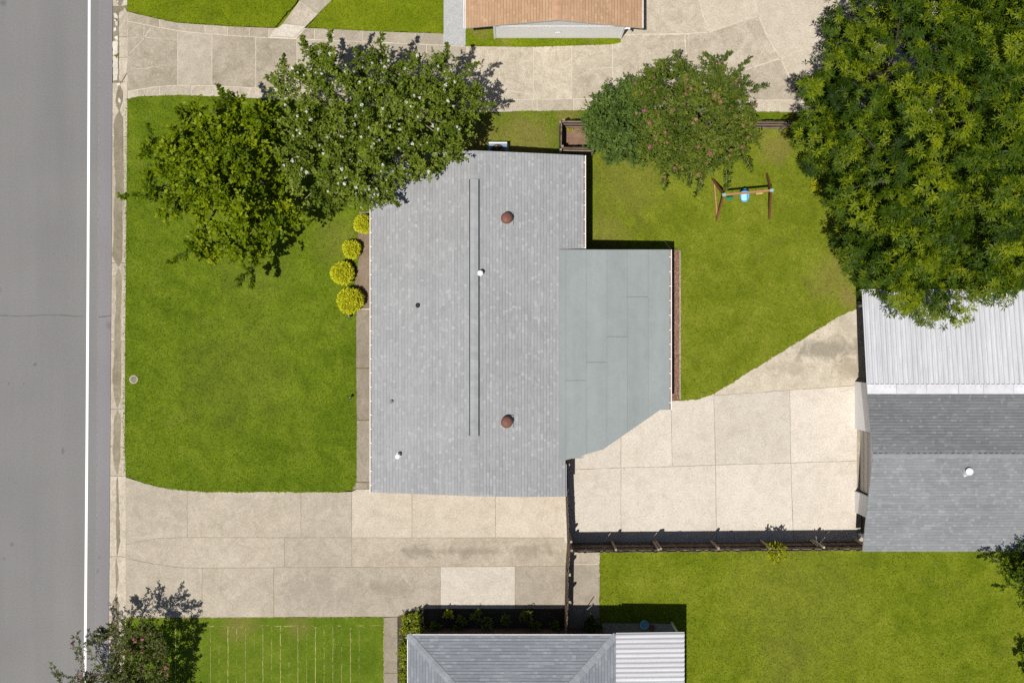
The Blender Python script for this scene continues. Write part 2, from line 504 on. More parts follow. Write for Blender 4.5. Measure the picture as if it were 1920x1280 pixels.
M['soil_red'] = m_concrete('brown_mulch_soil', (0.135, 0.08, 0.052), (0.185, 0.112, 0.076), (0.25, 0.165, 0.118), 0.4, 0.2)
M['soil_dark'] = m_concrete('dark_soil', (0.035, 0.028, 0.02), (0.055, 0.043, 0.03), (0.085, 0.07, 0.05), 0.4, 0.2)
M['chip'] = m_leaf('mulch_chip', (0.12, 0.06, 0.045), (0.235, 0.125, 0.095), (0.37, 0.235, 0.19), 0.0, 0.9)
LAWNS = {
    'front': ((0.056, 0.100, 0.0025), (0.104, 0.158, 0.005), (0.175, 0.222, 0.018)),
    'back': ((0.092, 0.130, 0.0045), (0.150, 0.190, 0.009), (0.225, 0.245, 0.028)),
    'top': ((0.085, 0.130, 0.002), (0.140, 0.190, 0.004), (0.200, 0.240, 0.010)),
    'right': ((0.078, 0.118, 0.003), (0.136, 0.180, 0.006), (0.215, 0.240, 0.022)),
    'sod': ((0.062, 0.112, 0.004), (0.100, 0.158, 0.008), (0.160, 0.205, 0.020)),
}
def scale_lawn(k): return tuple(tuple(x * .83 for x in q) for q in LAWNS[k])
LAWNS = {k: scale_lawn(k) for k in LAWNS}
M['shingle_grey'] = m_shingle('grey_shingle', (0.185, 0.187, 0.192), (0.290, 0.293, 0.299), (0.405, 0.408, 0.412))
M['shingle_blue'] = m_shingle('slate_grey_shingle', (0.105, 0.114, 0.13), (0.190, 0.202, 0.224), (0.275, 0.290, 0.312))
M['shingle_garage'] = m_shingle('weathered_grey_shingle', (0.115, 0.118, 0.124), (0.212, 0.219, 0.230), (0.315, 0.323, 0.336))
M['shingle_garage_shade'] = m_shingle('shaded_grey_shingle', (0.085, 0.088, 0.092), (0.172, 0.177, 0.184), (0.27, 0.276, 0.285))  # darker copy of garage shingle: shade of the north slope put into colour
M['shingle_brown'] = m_shingle('tan_brown_shingle', (0.22, 0.125, 0.075), (0.41, 0.262, 0.158), (0.53, 0.36, 0.235))
M['rolled'] = NT('green_grey_rolled_roofing'); _t = M['rolled']
_k = _t.math('MULTIPLY', _t.remap(_t.noise(0.6, 5, 0.6, 0.3, _t.vscale((2.2, 0.25, 1))), 0.3, 0.7, 0.93, 1.06), _t.remap(_t.noise(60, 2), 0.2, 0.8, 0.93, 1.07))
_k = _t.math('MULTIPLY', _k, _t.remap(_t.rand(), 0, 1, 0.965, 1.035))
_k = _t.math('MULTIPLY', _k, _t.remap(_t.noise(1.3, 7, 0.75, 0.6), 0.3, 0.72, 1.04, 0.90))
_k = _t.math('MULTIPLY', _k, _t.remap(_t.noise(9, 5, 0.8), 0.3, 0.7, 0.95, 1.05))
M['rolled'] = _t.finish(_t.gain((0.243, 0.268, 0.264), _k), 0.8, _t.bump(_t.noise(60, 2), 0.25, 0.005), 0, 0.25)
M['ridge_vent_cap'] = m_plain('ridge_cap_grey', (0.285, 0.295, 0.30), 0.88, 0.10, 3.0, per=0.07)
M['black'] = m_plain('black_plastic', (0.018, 0.018, 0.02), 0.55, 0.1)
M['white_paint'] = m_plain('white_paint', (0.80, 0.80, 0.80), 0.55, 0.03, 2.0, per=0.02)
M['gutter_debris'] = m_concrete('gutter_debris', (0.10, 0.06, 0.04), (0.20, 0.13, 0.09), (0.34, 0.26, 0.2), 0.3, 0.2)
M['siding_white'] = m_plain('white_siding', (0.90, 0.90, 0.90), 0.5, 0.02, 2.0, per=0.01)
M['white_gutter'] = m_plain('white_gutter', (0.70, 0.69, 0.67), 0.5, 0.08, 5.0, per=0.04)
M['brick_wall'] = m_plain('brick_wall', (0.32, 0.20, 0.15), 0.9)
M['brick_dark'] = m_plain('dark_brick_wall', (0.10, 0.065, 0.05), 0.9)
M['beige'] = m_plain('beige_door', (0.50, 0.47, 0.41), 0.6, 0.04)
M['roof_metal_white'] = m_metalroof('white_metal_roof', (0.50, 0.51, 0.54), 0.13, 1)
M['roof_metal_white2'] = m_metalroof('white_metal_roof_cross', (0.53, 0.53, 0.55), 0.10, 0)
M['flash'] = m_plain('metal_flashing', (0.56, 0.56, 0.59), 0.45, 0.10, 3.0, 0.4, per=.06)
M['rust'] = m_plain('brown_painted_metal', (0.155, 0.066, 0.05), 0.55, 0.18, 9.0)
M['galv'] = m_plain('galvanised_metal', (0.50, 0.51, 0.52), 0.4, 0.1, 6.0, 0.4, 0.6)
M['grey_pipe'] = m_plain('grey_pipe', (0.22, 0.23, 0.24), 0.6)
M['fence'] = m_wood('weathered_fence_wood', (0.135, 0.098, 0.072))
M['fence_rail'] = m_wood('fence_rail_wood', (0.19, 0.145, 0.105), 0)
M['fence_post'] = m_wood('fence_post_wood', (0.36, 0.29, 0.215))
M['fence_dark'] = m_wood('dark_gate_wood', (0.06, 0.052, 0.038))
M['swing_wood'] = m_wood('reddish_swing_wood', (0.215, 0.092, 0.042), 0, 0.25)
M['swing_light'] = m_wood('orange_swing_beam', (0.33, 0.165, 0.085), 0, 0.2)
M['bracket'] = m_plain('teal_bracket', (0.23, 0.40, 0.38), 0.5)
M['blue'] = m_plain('blue_plastic', (0.09, 0.36, 0.62), 0.4, 0.06)
M['blue_pale'] = m_plain('pale_blue_plastic', (0.34, 0.60, 0.74), 0.4, 0.06)
M['green_plastic'] = m_plain('green_plastic', (0.015, 0.16, 0.075), 0.45)
M['rope'] = m_plain('rope', (0.33, 0.28, 0.18), 0.9)
M['yellow_wood'] = m_plain('yellow_wood', (0.46, 0.32, 0.10), 0.7)
M['ac_body'] = m_plain('ac_body', (0.28, 0.33, 0.37), 0.5)
M['ac_top'] = m_plain('ac_top_blue_grey', (0.20, 0.28, 0.35), 0.5)
M['lid'] = m_plain('cast_iron_lid', (0.20, 0.185, 0.17), 0.8)
M['stone'] = m_plain('pale_broken_concrete', (0.56, 0.52, 0.44), 0.9, 0.15, 8.0)
M['terracotta'] = m_plain('terracotta', (0.24, 0.11, 0.07), 0.8)
M['bark'] = m_wood('bark', (0.16, 0.125, 0.095))
M['bark_dark'] = m_wood('dark_bark', (0.06, 0.048, 0.036))
M['bark_pale'] = m_wood('pale_bark', (0.36, 0.29, 0.22))
M['flower_white'] = m_leaf('white_blossom', (0.62, 0.60, 0.55), (0.76, 0.75, 0.71), (0.82, 0.82, 0.80), 0.25, 0.7)
M['flower_pink'] = m_leaf('pink_blossom', (0.26, 0.06, 0.09), (0.42, 0.13, 0.19), (0.52, 0.24, 0.29), 0.25, 0.7)
M['flower_faded'] = m_leaf('faded_pink_blossom', (0.24, 0.10, 0.075), (0.36, 0.16, 0.12), (0.46, 0.24, 0.19), 0.2, 0.7)

# ------------------------------------------------------------------ ground, lawns
g = MB(); g.prism([(-260, -260), (260, -260), (260, 260), (-260, 260)], -0.6, -0.07)
tag(g.build('ground', m_lawn('ground_grass', *LAWNS['right'])), 'open grassy ground around the lots', 'ground', kind='structure')

GRASS_PER_M2 = 260
def grass_blades(name, poly, mat, label, seed, z=0.085, dens=GRASS_PER_M2, clip=None, L=(0.05, 0.12)):
    rg = np.random.default_rng(seed)
    c = poly
    if clip: 
        for a, b, cc in clip: c = clip_half(c, a, b, cc)
    ar = abs(area2(c)) / 2
    n = int(ar * dens)
    x, y = sample_poly(c, n, rg)
    ex, ey = [], []
    for i in range(len(poly)):                      # longer blades leaning over the lawn's edges
        a_, b_ = Vector(poly[i]), Vector(poly[(i + 1) % len(poly)]); l_ = (b_ - a_).length
        if l_ > 25: continue
        k_ = int(l_ * 22); f_ = rg.uniform(0, 1, k_); cl = np.repeat(np.sin(f_ * l_ * 3.1) * .012, 1)
        nn = Vector((-(b_ - a_).y, (b_ - a_).x)) / max(l_, 1e-6); o_ = rg.normal(0, .018, k_) + cl
        ex.append(a_.x + (b_.x - a_.x) * f_ + nn.x * o_); ey.append(a_.y + (b_.y - a_.y) * f_ + nn.y * o_)
    x = np.concatenate([x] + ex); y = np.concatenate([y] + ey); n = len(x)
    az = rg.uniform(0, 2 * np.pi, n); el = rg.uniform(0.08, 0.75, n)
    ln = rg.uniform(L[0], L[1], n); w = rg.uniform(0.012, 0.024, n)
    d = np.stack([np.cos(az) * np.cos(el), np.sin(az) * np.cos(el), np.sin(el)], 1)
    s = np.stack([-np.sin(az), np.cos(az), np.zeros(n)], 1)
    b0 = np.stack([x, y, np.full(n, z)], 1)
    v = np.empty((n, 3, 3))
    v[:, 0] = b0 - s * w[:, None]; v[:, 1] = b0 + s * w[:, None]; v[:, 2] = b0 + d * ln[:, None]
    return raw_mesh(name, v.reshape(-1, 3), 3, rg.beta(2, 2, n), mat, label=label, cat='grass', kind='stuff')

def raw_mesh(name, v, k, tint, mat, parent=None, label=None, cat=None, kind=None):
    """v: (n*k,3) array, faces of k consecutive vertices"""
    nf = len(v) // k
    if parent is not None:
        v = v - np.array(wloc(parent))
    me = bpy.data.meshes.new(name)
    me.vertices.add(len(v)); me.vertices.foreach_set('co', v.astype(np.float32).ravel())
    me.loops.add(nf * k); me.loops.foreach_set('vertex_index', np.arange(nf * k, dtype=np.int32))
    me.polygons.add(nf)
    me.polygons.foreach_set('loop_start', np.arange(0, nf * k, k, dtype=np.int32))
    me.polygons.foreach_set('loop_total', np.full(nf, k, dtype=np.int32))
    at = me.attributes.new('tint', 'FLOAT', 'FACE'); at.data.foreach_set('value', np.asarray(tint, dtype=np.float32))
    me.update(calc_edges=True)
    o = link_mesh(name, me, mat, parent)
    return tag(o, label, cat, None, kind)

FRAME = [(1, 0, 29.0), (-1, 0, 29.0), (0, 1, 20.0), (0, -1, 20.0)]
def lawn(poly_px, key, label, seed, spots=(), dryness=0.0, dens=GRASS_PER_M2):
    poly = px_poly(poly_px)
    lm = m_lawn('lawn_%s' % label.split()[0], *LAWNS[key], spots=spots, dryness=dryness)
    bm_ = m_lawn('blades_%s' % label.split()[0], *LAWNS[key], spots=spots, dryness=dryness, blades=True)
    rp = rough(inset(ccw(poly), -0.035), 0.14, 0.02, random.Random(seed))
    o = MB().prism(rp, -0.3, 0.088).build('lawn', lm)
    tag(o, label, 'lawn', kind='structure')
    grass_blades('grass', poly, bm_, 'short mown grass blades of the ' + ' '.join(label.split()[:3]), seed, clip=FRAME, dens=dens)
    return o

lawn([(239.5, 189), (262, 183.5), (330, 181), (420, 183.5), (510, 188), (700, 201), (880, 214.5), (960, 211.5), (1110, 209), (1460, 212), (1460, 237), (1048, 237.5), (1048, 305), (733, 305),
      (733, 392), (672, 396), (669, 440), (673, 480), (666, 512), (664, 545), (680, 579), (667.5, 581), (666, 640), (667, 690), (668, 790), (667.5, 903), (660, 917), (640, 920.5), (400, 920.3), (352, 918), (300, 911.5), (262, 900.5), (240, 892), (234, 878), (233, 760), (235, 640), (237, 400)],
     'front', 'front lawn between the road and the grey house', 11, spots=((985, 262, 75, 0.8), (900, 262, 60, 0.85), (1060, 215, 30, 0.7), (640, 450, 60, 0.3), (470, 500, 90, 0.15), (440, 700, 140, 0.12)))
lawn([(240, -260), (240, 20), (262, 26), (330, 41.5), (430, 48.5), (515, 51), (562, -3), (735, -260)], 'top', 'upper left lawn beside the diagonal walkway', 12)
lawn([(579, 52), (624, 1), (800, -260), (832, -260), (832, 62), (720, 58.5), (640, 55)], 'top', 'upper middle lawn left of the grey walkway', 13)
lawn([(873, -150), (873, 86), (1000, 87.5), (1150, 82.5), (1163, 79.5), (1163, 0), (1000, -150)], 'top', 'narrow grass strip along the white gable wall', 14, spots=((882, 10, 26, 1.0), (900, 57, 24, 0.9), (950, 75, 20, 0.5), (1110, 72, 14, 0.5)))
lawn([(1108, 240), (1720, 240), (1720, 545), (1603, 560), (1603, 578), (1590, 583), (1575, 590), (1460, 661), (1340, 735), (1310, 746.5), (1275.5, 749.5), (1275.5, 468), (1262, 462), (1240, 480), (1070, 480), (1070, 305), (1108, 292)],
     'back', 'back garden lawn around the swing set', 15, spots=((1592, 555, 32, 0.95), (1560, 520, 60, 0.5), (1180, 340, 90, 0.35), (1140, 440, 50, 0.5), (1450, 275, 45, 0.7)))
lawn([(1125.5, 1019), (1605, 1016.5), (1660, 1016.5), (1660, 1010), (2150, 1010), (2150, 1650), (1125.5, 1650)], 'right', 'lower right lawn behind the fence', 16, spots=((1500, 1130, 160, 0.18), (1480, 1230, 90, 0.25)))

# sod lawn at the lower left: separate strips of turf with dry seams
sod_root = empty('sod_lawn', P(470, 1300), 'striped lawn of new sod strips with dry yellow seams', 'lawn', kind='structure')
MB().prism(px_poly([(233, 1157), (720, 1155.5), (719, 1560), (229, 1560)]), -0.3, 0.076).build('dry_thatch', m_plain('dry_thatch', (0.42, 0.37, 0.13), 0.95, 0.35, 9.0), sod_root)
sod_m = m_lawn('lawn_sod', *LAWNS['sod'], spots=((450, 1172, 40, 0.6), (560, 1174, 30, 0.5)))
sod_b = m_lawn('blades_sod', *LAWNS['sod'], spots=((450, 1172, 40, 0.6), (560, 1174, 30, 0.5)), blades=True)
rs = random.Random(5)
xs = [233.5] + [247.0 + 16.4 * k for k in range(27)] + [719.0]
MB().prism(rough(px_poly([(233.5, 1157.5), (719.5, 1156), (719.5, 1171.2), (233.5, 1171.8)]), 0.14, 0.01), -0.1, 0.086).build('sod_strip', sod_m, sod_root)
thatch = m_plain('dry_seam', (0.33, 0.30, 0.125), 0.95, 0.35, 7.0, per=.3)
for i in range(len(xs) - 1):
    pp = px_poly([(xs[i] + .05, 1171.6), (xs[i + 1] - .05, 1171.6), (xs[i + 1] - .05, 1560), (xs[i] + .05, 1560)])
    MB().prism(rough(pp, 0.3, 0.004, rs), -0.1, 0.084 + rs.uniform(0, 0.004)).build('sod_strip', sod_m, sod_root)
    if i == 0 or i > 27: continue
    strong = i % 2 == 0
    y = 1172 + rs.uniform(0, 5); m = MB(); prev = None
    while y < 1420:
        w_ = (rs.uniform(.22, .62) if strong else rs.uniform(.0, .34)) * (0 if rs.random() < (.07 if strong else .35) else 1)
        x_ = xs[i] + rs.gauss(0, .3)
        q = (P(x_ - w_, y, .093), P(x_ + w_, y, .093))
        if prev: m.add([prev[0], prev[1], q[1], q[0]], [(0, 1, 2, 3)])
        prev = q; y += rs.uniform(3, 6)
    m.build('dry_seam', thatch, sod_root)
x_ = 300.0; m = MB(); prev = None
while x_ < 700:
    w_ = rs.uniform(0, .5) * (rs.random() < .5); y = 1173 + rs.gauss(0, 1.3)
    q = (P(x_, y - w_, .094), P(x_, y + w_, .094))
    if prev: m.add([prev[0], prev[1], q[1], q[0]], [(0, 1, 2, 3)])
    prev = q; x_ += rs.uniform(3, 6)
m.build('dry_seam', thatch, sod_root)
gb = grass_blades('grass', px_poly([(234, 1157), (719, 1156), (719, 1420), (234, 1420)]), sod_b, 'short mown grass blades on the sod strips', 21, dens=110, L=(0.02, 0.045))

# ------------------------------------------------------------------ road
def road_edge(y):  # px of the asphalt edge
    return 211.0 - 0.0035 * y - 0.0000022 * y * y if y > 0 else 211.0
YS = list(range(-1600, 3000, 160))
def strip(fx0, fx1, z0, z1, ys=YS):
    pts = [(fx0(y), y) for y in ys] + [(fx1(y), y) for y in reversed(ys)]
    return MB().prism(px_poly(pts), z0, z1)
road = strip(lambda y: -190, lambda y: road_edge(y) - 24.5, -0.3, 0.0).build('road', M['asphalt'])
tag(road, 'grey asphalt road running along the left side', 'road', kind='structure')
strip(lambda y: road_edge(y) - 24.2, lambda y: road_edge(y), -0.3, 0.004).build('shoulder_strip', M['asphalt_edge'], road)
strip(lambda y: road_edge(y) - 46.0, lambda y: road_edge(y) - 41.2, 0.001, 0.006).build('edge_line', M['paint'], road)
# pale worn seam between the lane and the shoulder strip
strip(lambda y: road_edge(y) - 25.4, lambda y: road_edge(y) - 23.9, 0.001, 0.0065).build('paving_seam', m_plain('seam', (0.235, 0.225, 0.215), 0.9, 0.3, 12.0), road)
rc_ = random.Random(3)
def crack(pts, w, mat='crack', parent=road, z=0.006):
    m = MB(); prev = None
    for i, (x, y) in enumerate(pts):
        ww = w * rc_.uniform(0.5, 1.4)
        a, b = P(x, y - ww, z), P(x, y + ww, z)
        if prev: m.add([prev[0], a, b, prev[1]], [(0, 1, 2, 3)])
        prev = (a, b)
    return m.build('crack', M[mat], parent)
crack([(x, 591 + math.sin(x * .05) * 1.2 + rc_.uniform(-.5, .5) + x * 0.006) for x in range(-180, 164, 8)], 0.55)
crack([(x, 594.5 + rc_.uniform(-.6, .6) - (x - 185) * .1) for x in range(185, 210, 4)], 0.7, z=0.009)

# far kerb and verge on the other side of the road
fk = strip(lambda y: -215, lambda y: -190.3, -0.3, 0.09).build('kerb', M['conc_kerb'])
tag(fk, 'concrete kerb on the far side of the road', 'kerb', kind='structure')

# ------------------------------------------------------------------ kerb and gutter
kerb = empty('kerb', P(225, 640), 'worn concrete kerb and gutter beside the asphalt', 'kerb', kind='structure')
KPROF = [(0.0, 0.002), (0.07, 0.004), (0.30, -0.022), (0.44, -0.01), (0.53, 0.07), (0.60, 0.092), (0.70, 0.094)]
def kerb_right(y):
    return float(np.interp(y, [0, 190, 640, 878, 893, 1157, 1300], [240, 240, 236, 234.6, 237.2, 237.2, 234]))
def kerb_segment(y0, y1, name='kerb_stone', prof=KPROF, mat='conc_kerb'):
    n = max(2, int((y1 - y0) / 40) + 1)
    m = MB(); rows = []
    for i in range(n):
        y = y0 + 0.35 + (y1 - y0 - 0.7) * i / (n - 1)
        x0 = P(road_edge(y) + 0.6, y).x; yy = P(0, y).y; kx = (kerb_right(y) - road_edge(y) - .6) / 28.0
        wob = rnd.uniform(-0.006, 0.006)
        rows.append([(x0 + (u * kx + (wob if 0 < u else 0)), yy, z) for u, z in prof] + [(x0 + prof[-1][0] * kx, yy, -0.3), (x0, yy, -0.3)])
    k = len(rows[0]); vs = [v for r in rows for v in r]
    fs = []
    for i in range(n - 1):
        for j in range(k):
            fs.append((i * k + j, i * k + (j + 1) % k, (i + 1) * k + (j + 1) % k, (i + 1) * k + j))
    fs.append(tuple(range(k))); fs.append(tuple(range((n - 1) * k + k - 1, (n - 1) * k - 1, -1)))
    m.add(vs, fs)
    return m.build(name, M[mat], kerb)
LOWP = [(0.0, 0.002), (0.07, 0.004), (0.30, -0.015), (0.44, 0.0), (0.55, 0.05), (0.70, 0.07)]
for a, b in ((-700, -500), (-500, -300), (-300, -120), (-120, 12)):
    kerb_segment(a, b)
for a, b, lo in ((155, 257, 0), (257, 313, 0), (313, 493, 0), (493, 640, 0), (640, 767, 0), (767, 837, 0), (837, 892, 0), (892, 1043, 1), (1043, 1155, 1), (1155, 1330, 0), (1330, 1500, 0), (1500, 1700, 0), (1700, 1900, 0)):
    kerb_segment(a, b, prof=LOWP if lo else KPROF)
# broken part beside the upper driveway: gutter bed, two long slabs and loose fragments
MB().prism(px_poly([(211.4, 12), (240, 12), (240, 155), (211.4, 155)]), -0.3, -0.012).build('gutter_bed', M['silt'], kerb)
for poly in ([(224, 24), (232, 20), (235, 14), (239.5, 24), (239.5, 70), (224, 70)], [(224, 70.6), (239.5, 70.6), (239.5, 108), (224, 108)],
             [(224, 108.6), (239.5, 108.6), (239.5, 136), (229, 153), (224, 152)], [(229.6, 154), (239.5, 138), (239.5, 154.5)]):
    MB().prism(rough(px_poly(poly), 0.2, 0.012), -0.2, 0.05, cham=0.01).build('broken_slab', M['conc_kerb'], kerb)
for poly in ([(211.8, 78), (221, 76), (221.5, 104), (211.8, 105)], [(211.8, 106), (221.5, 105.5), (221.5, 128), (211.8, 127)], [(211.8, 128), (221.5, 129), (220.5, 150), (212, 152)],
             [(214, 70), (221, 67), (221.5, 75), (217, 75)], [(212.5, 26), (217, 24), (221, 30), (222, 35), (215, 34)], [(216, 42), (221, 40), (221, 50), (217, 48)],
             [(213, 53), (218, 51), (218.5, 58), (213, 60)], [(214, 37), (217, 37), (218, 41), (215, 40)], [(219.5, 157), (225, 155), (227, 160), (221, 161)], [(221.5, 186), (224, 183), (227, 189), (226, 194), (222, 192)],
             [(220, 2), (223, 2), (223, 5), (220, 5)]):
    MB().prism(rough(px_poly(poly), 0.12, 0.012), -0.1, rnd.uniform(0.015, 0.045), cham=0.008).build('kerb_fragment', M['stone'], kerb)
# silt lying in the gutter
rg_ = random.Random(9)
def silt(y0, y1, c, w, n=None):
    n = n or max(8, int((y1 - y0) / 7))
    L = []; Rr = []; ph = rg_.uniform(0, 9)
    for i in range(n + 1):
        y = y0 + (y1 - y0) * i / n
        k = min(1.0, i / 3 + .1, (n - i) / 3 + .1)
        wob = math.sin(y * .021 + ph) * 1.6 + math.sin(y * .067 + ph * 2) * .9
        cc = road_edge(y) + c
        L.append((cc - (w / 2 + wob + rg_.uniform(-.8, .8)) * k, y)); Rr.append((cc + (w / 2 + math.sin(y * .03 + ph) * 1.5 + rg_.uniform(-.8, .8)) * k, y))
    m = MB(); vs = []
    for (lx, y), (rx, _) in zip(L, Rr):
        for q in range(5):
            x = lx + (rx - lx) * q / 4
            p = P(x, y); u = p.x - P(road_edge(y) + .6, y).x
            z = np.interp(u, [a for a, _ in KPROF], [b for _, b in KPROF])
            vs.append((p.x, p.y, float(z) + (0.011 if 0 < q < 4 else 0.004)))
    fs = [(i * 5 + q, i * 5 + q + 1, (i + 1) * 5 + q + 1, (i + 1) * 5 + q) for i in range(n) for q in range(4)]
    return m.add(vs, fs).build('silt_patch', M['silt'], kerb, smooth=True)
for a in ((-300, 14, 14, 21), (157, 208, 13, 12), (208, 500, 13.5, 19), (503, 765, 13, 13), (769, 890, 13.5, 13), (893, 1042, 14, 8), (1045, 1110, 13, 6), (1112, 1190, 13, 15), (1190, 1400, 13, 17)):
    silt(*a)

# ------------------------------------------------------------------ concrete paving, slab by slab
def paving(name, label, cat, polys, base_mat, at, z=0.08, gap=0.018, base=None, zb=None):
    root = empty(name, at, label, cat, kind='structure')
    if base:
        for b in base:
            MB().prism(px_poly(b), -0.3, zb if zb is not None else z - 0.012).build('joint_bed', base_mat, root)
    for mk, pl in polys:
        w = ccw(px_poly(pl))
        w = inset(w, gap / 2)
        w = rough(w, 0.35, 0.004)
        o = MB().prism(w, -0.2, z + rnd.uniform(-0.003, 0.003), cham=0.004).build('slab', M[mk], root)
    return root

# upper driveway
def yl(pts, x):
    return float(np.interp(x, [p[0] for p in pts], [p[1] for p in pts]))
UT = [(240, 22), (262, 28), (330, 43), (430, 50), (505, 53), (575, 53), (640, 56), (720, 60), (832, 63.5)]
UB = [(240, 41), (300, 53), (350, 61), (420, 67), (480, 71), (600, 76), (832, 86), (873, 88), (1000, 88.5), (1072, 86.5), (1148, 83.5)]
LT = [(240, 172), (290, 164), (330, 161), (400, 162), (510, 167), (700, 177), (930, 188), (1110, 186), (1500, 189)]
LB = [(240, 187), (262, 182), (330, 180), (420, 182), (510, 187), (700, 200), (880, 213.5), (960, 210.5), (1110, 208), (1460, 211), (1500, 212)]
def band(top, bot, x0, x1, sl0=0, sl1=0):
    xm = [x for x in sorted(set([p[0] for p in top] + [p[0] for p in bot])) if x0 < x < x1]
    t = [(x0 + sl0, yl(top, x0))] + [(x, yl(top, x)) for x in xm] + [(x1 + sl1, yl(top, x1))]
    b = [(x1 - sl1, yl(bot, x1))] + [(x, yl(bot, x)) for x in reversed(xm)] + [(x0 - sl0, yl(bot, x0))]
    return t + b
ud = []
for a, b in zip([240, 300, 385, 427, 468], [300, 385, 427, 468, 504]):
    ud.append((rnd.choice(['conc_mid', 'conc_old']), band(UT, UB, a, b)))
ud.append(('conc_mid', [(504, 53), (518, 53), (506, 70), (504, 72)]))
ud.append(('conc_old', [(556, 72), (574, 53), (590, 54), (590, 75), (556, 74)]))
for a, b in zip([590, 626, 680, 716, 779], [626, 680, 716, 779, 832]):
    ud.append((rnd.choice(['conc_mid', 'conc_old', 'conc_grey']), band(UT, UB, a, b)))
cuts = [240, 334, 398, 480, 557, 640, 720, 800, 875, 936, 1000, 1072, 1148]
for i in range(len(cuts) - 1):
    ud.append((['conc_old', 'conc_mid', 'conc_old', 'conc_old', 'conc_mid', 'conc_old', 'conc_mid', 'conc_mid', 'conc_kerb', 'conc_kerb', 'conc_kerb', 'conc_kerb'][i], band(UB, LT, cuts[i], cuts[i + 1]  )))
lc = [240, 258, 300, 360, 425, 510, 600, 700, 800, 900, 1007, 1075, 1150, 1230, 1310, 1400, 1500]
for i in range(len(lc) - 1):
    ud.append((['conc_kerb', 'conc_mid', 'conc_mid', 'conc_kerb'][i % 4], band(LT, LB, lc[i], lc[i + 1])))
ud += [('conc_kerb', [(1148, 83.5), (1163, 80), (1163, 68), (1205, 65), (1283, 64), (1287, 110), (1291, 187), (1148, 186.5)]),
       ('conc_kerb', [(1283, 64), (1328, 61), (1422, 30), (1440, 72), (1463, 110), (1395, 132), (1289, 150), (1287, 110)]),
       ('conc_kerb', [(1289, 150), (1395, 132), (1463, 110), (1490, 165), (1497, 189), (1291, 187)]),
       ('conc_kerb', [(1168, -300), (1300, -300), (1310, 0), (1328, 61), (1283, 64), (1205, 65), (1168, 67)]),
       ('conc_pale', [(1300, -300), (1400, -300), (1415, 0), (1422, 30), (1328, 61), (1310, 0)]),
       ('conc_pale', [(1400, -300), (1760, -300), (1760, 50), (1510, 92), (1463, 110), (1440, 72), (1422, 30), (1415, 0)]),
       ('conc_pale', [(1463, 110), (1510, 92), (1760, 50), (1760, 212), (1497, 212), (1490, 165)])]
UBASE = [[(240, 23), (262, 29), (330, 44), (430, 51), (505, 54), (575, 54), (640, 57), (720, 61), (832, 64.5), (873, 88), (1000, 89), (1148, 84), (1165, 70), (1170, -300), (1760, -300), (1760, 211), (1500, 211), (1110, 207), (960, 209.5), (880, 212), (700, 199), (510, 186), (330, 179), (262, 181), (240, 186)]]
paving('driveway', 'long mottled concrete driveway across the top under the trees', 'driveway', ud, M['grout'], P(600, 120), z=0.075, gap=0.03, base=UBASE, zb=0.067)
# worn cracks filled with pale mortar on the upper driveway
updr = bpy.data.objects['driveway']
def pale_crack(pts, w=0.8, parent=updr, mat='grout', z=0.081):
    m = MB(); prev = None
    for i in range(len(pts) - 1):
        a = Vector(pts[i]); b = Vector(pts[i + 1]); n = max(2, int((b - a).length / 5))
        d = (b - a).normalized(); nn = Vector((-d.y, d.x))
        for k in range(n + (i == len(pts) - 2)):
            p = a + (b - a) * (k / n) + nn * rc_.gauss(0, 0.35)
            ww = w * rc_.uniform(0.4, 1.3)
            q = (P(p.x + nn.x * ww, p.y + nn.y * ww, z), P(p.x - nn.x * ww, p.y - nn.y * ww, z))
            if prev: m.add([prev[0], q[0], q[1], prev[1]], [(0, 1, 2, 3)])
            prev = q
    return m.build('crack_filling', M[mat], parent)
pale_crack([(283, 52), (268, 75), (241, 102)]); pale_crack([(241, 72), (268, 70), (300, 73), (330, 74)], 0.6); pale_crack([(271, 49), (269, 70)], 0.5)
pale_crack([(242, 128), (270, 129), (300, 124)], 0.5); pale_crack([(930, 150), (950, 170), (990, 176)], 0.9); pale_crack([(1185, 110), (1230, 98), (1287, 110)], 0.5)
pale_crack([(1075, 150), (1110, 130), (1148, 126)], 0.5); pale_crack([(1500, 20), (1512, 92)], 0.8); pale_crack([(1440, 72), (1420, 120), (1410, 128)], 0.4)

for q in ([(1310, 0), (1328, 61)], [(1328, 61), (1422, 30)], [(1410, -40), (1415, 0), (1422, 30), (1440, 72), (1463, 110), (1490, 165)], [(1463, 110), (1510, 92)], [(1395, 132), (1463, 110)], [(1205, 66), (1283, 64), (1328, 61)], [(1284, 66), (1287, 112)]):
    pale_crack(q, 1.15)
# diagonal walkway and painted walkway
paving('walkway', 'diagonal concrete walkway crossing the upper left lawn', 'walkway',
       [('conc_cream', [(505, 69), (531, 46), (575, 50), (553, 72)]), ('conc_kerb', [(531, 46), (563, 2), (597, 28), (575, 50)]), ('conc_mid', [(563, 2), (597, 28), (624, 0), (800, -260), (738, -260)])],
       M['grout_dark'], P(560, 40), z=0.1, gap=0.012, base=[[(505, 69), (531, 46), (563, 2), (738, -260), (800, -260), (624, 0), (597, 28), (575, 50), (553, 72)]], zb=0.092)
o = MB().prism(px_poly([(832, -200), (873.5, -200), (873.5, 87), (832, 85)]), -0.3, 0.13, cham=0.012).build('painted_walkway', M['painted'])
tag(o, 'smooth light grey painted walkway beside the tan roofed house', 'walkway', kind='structure')

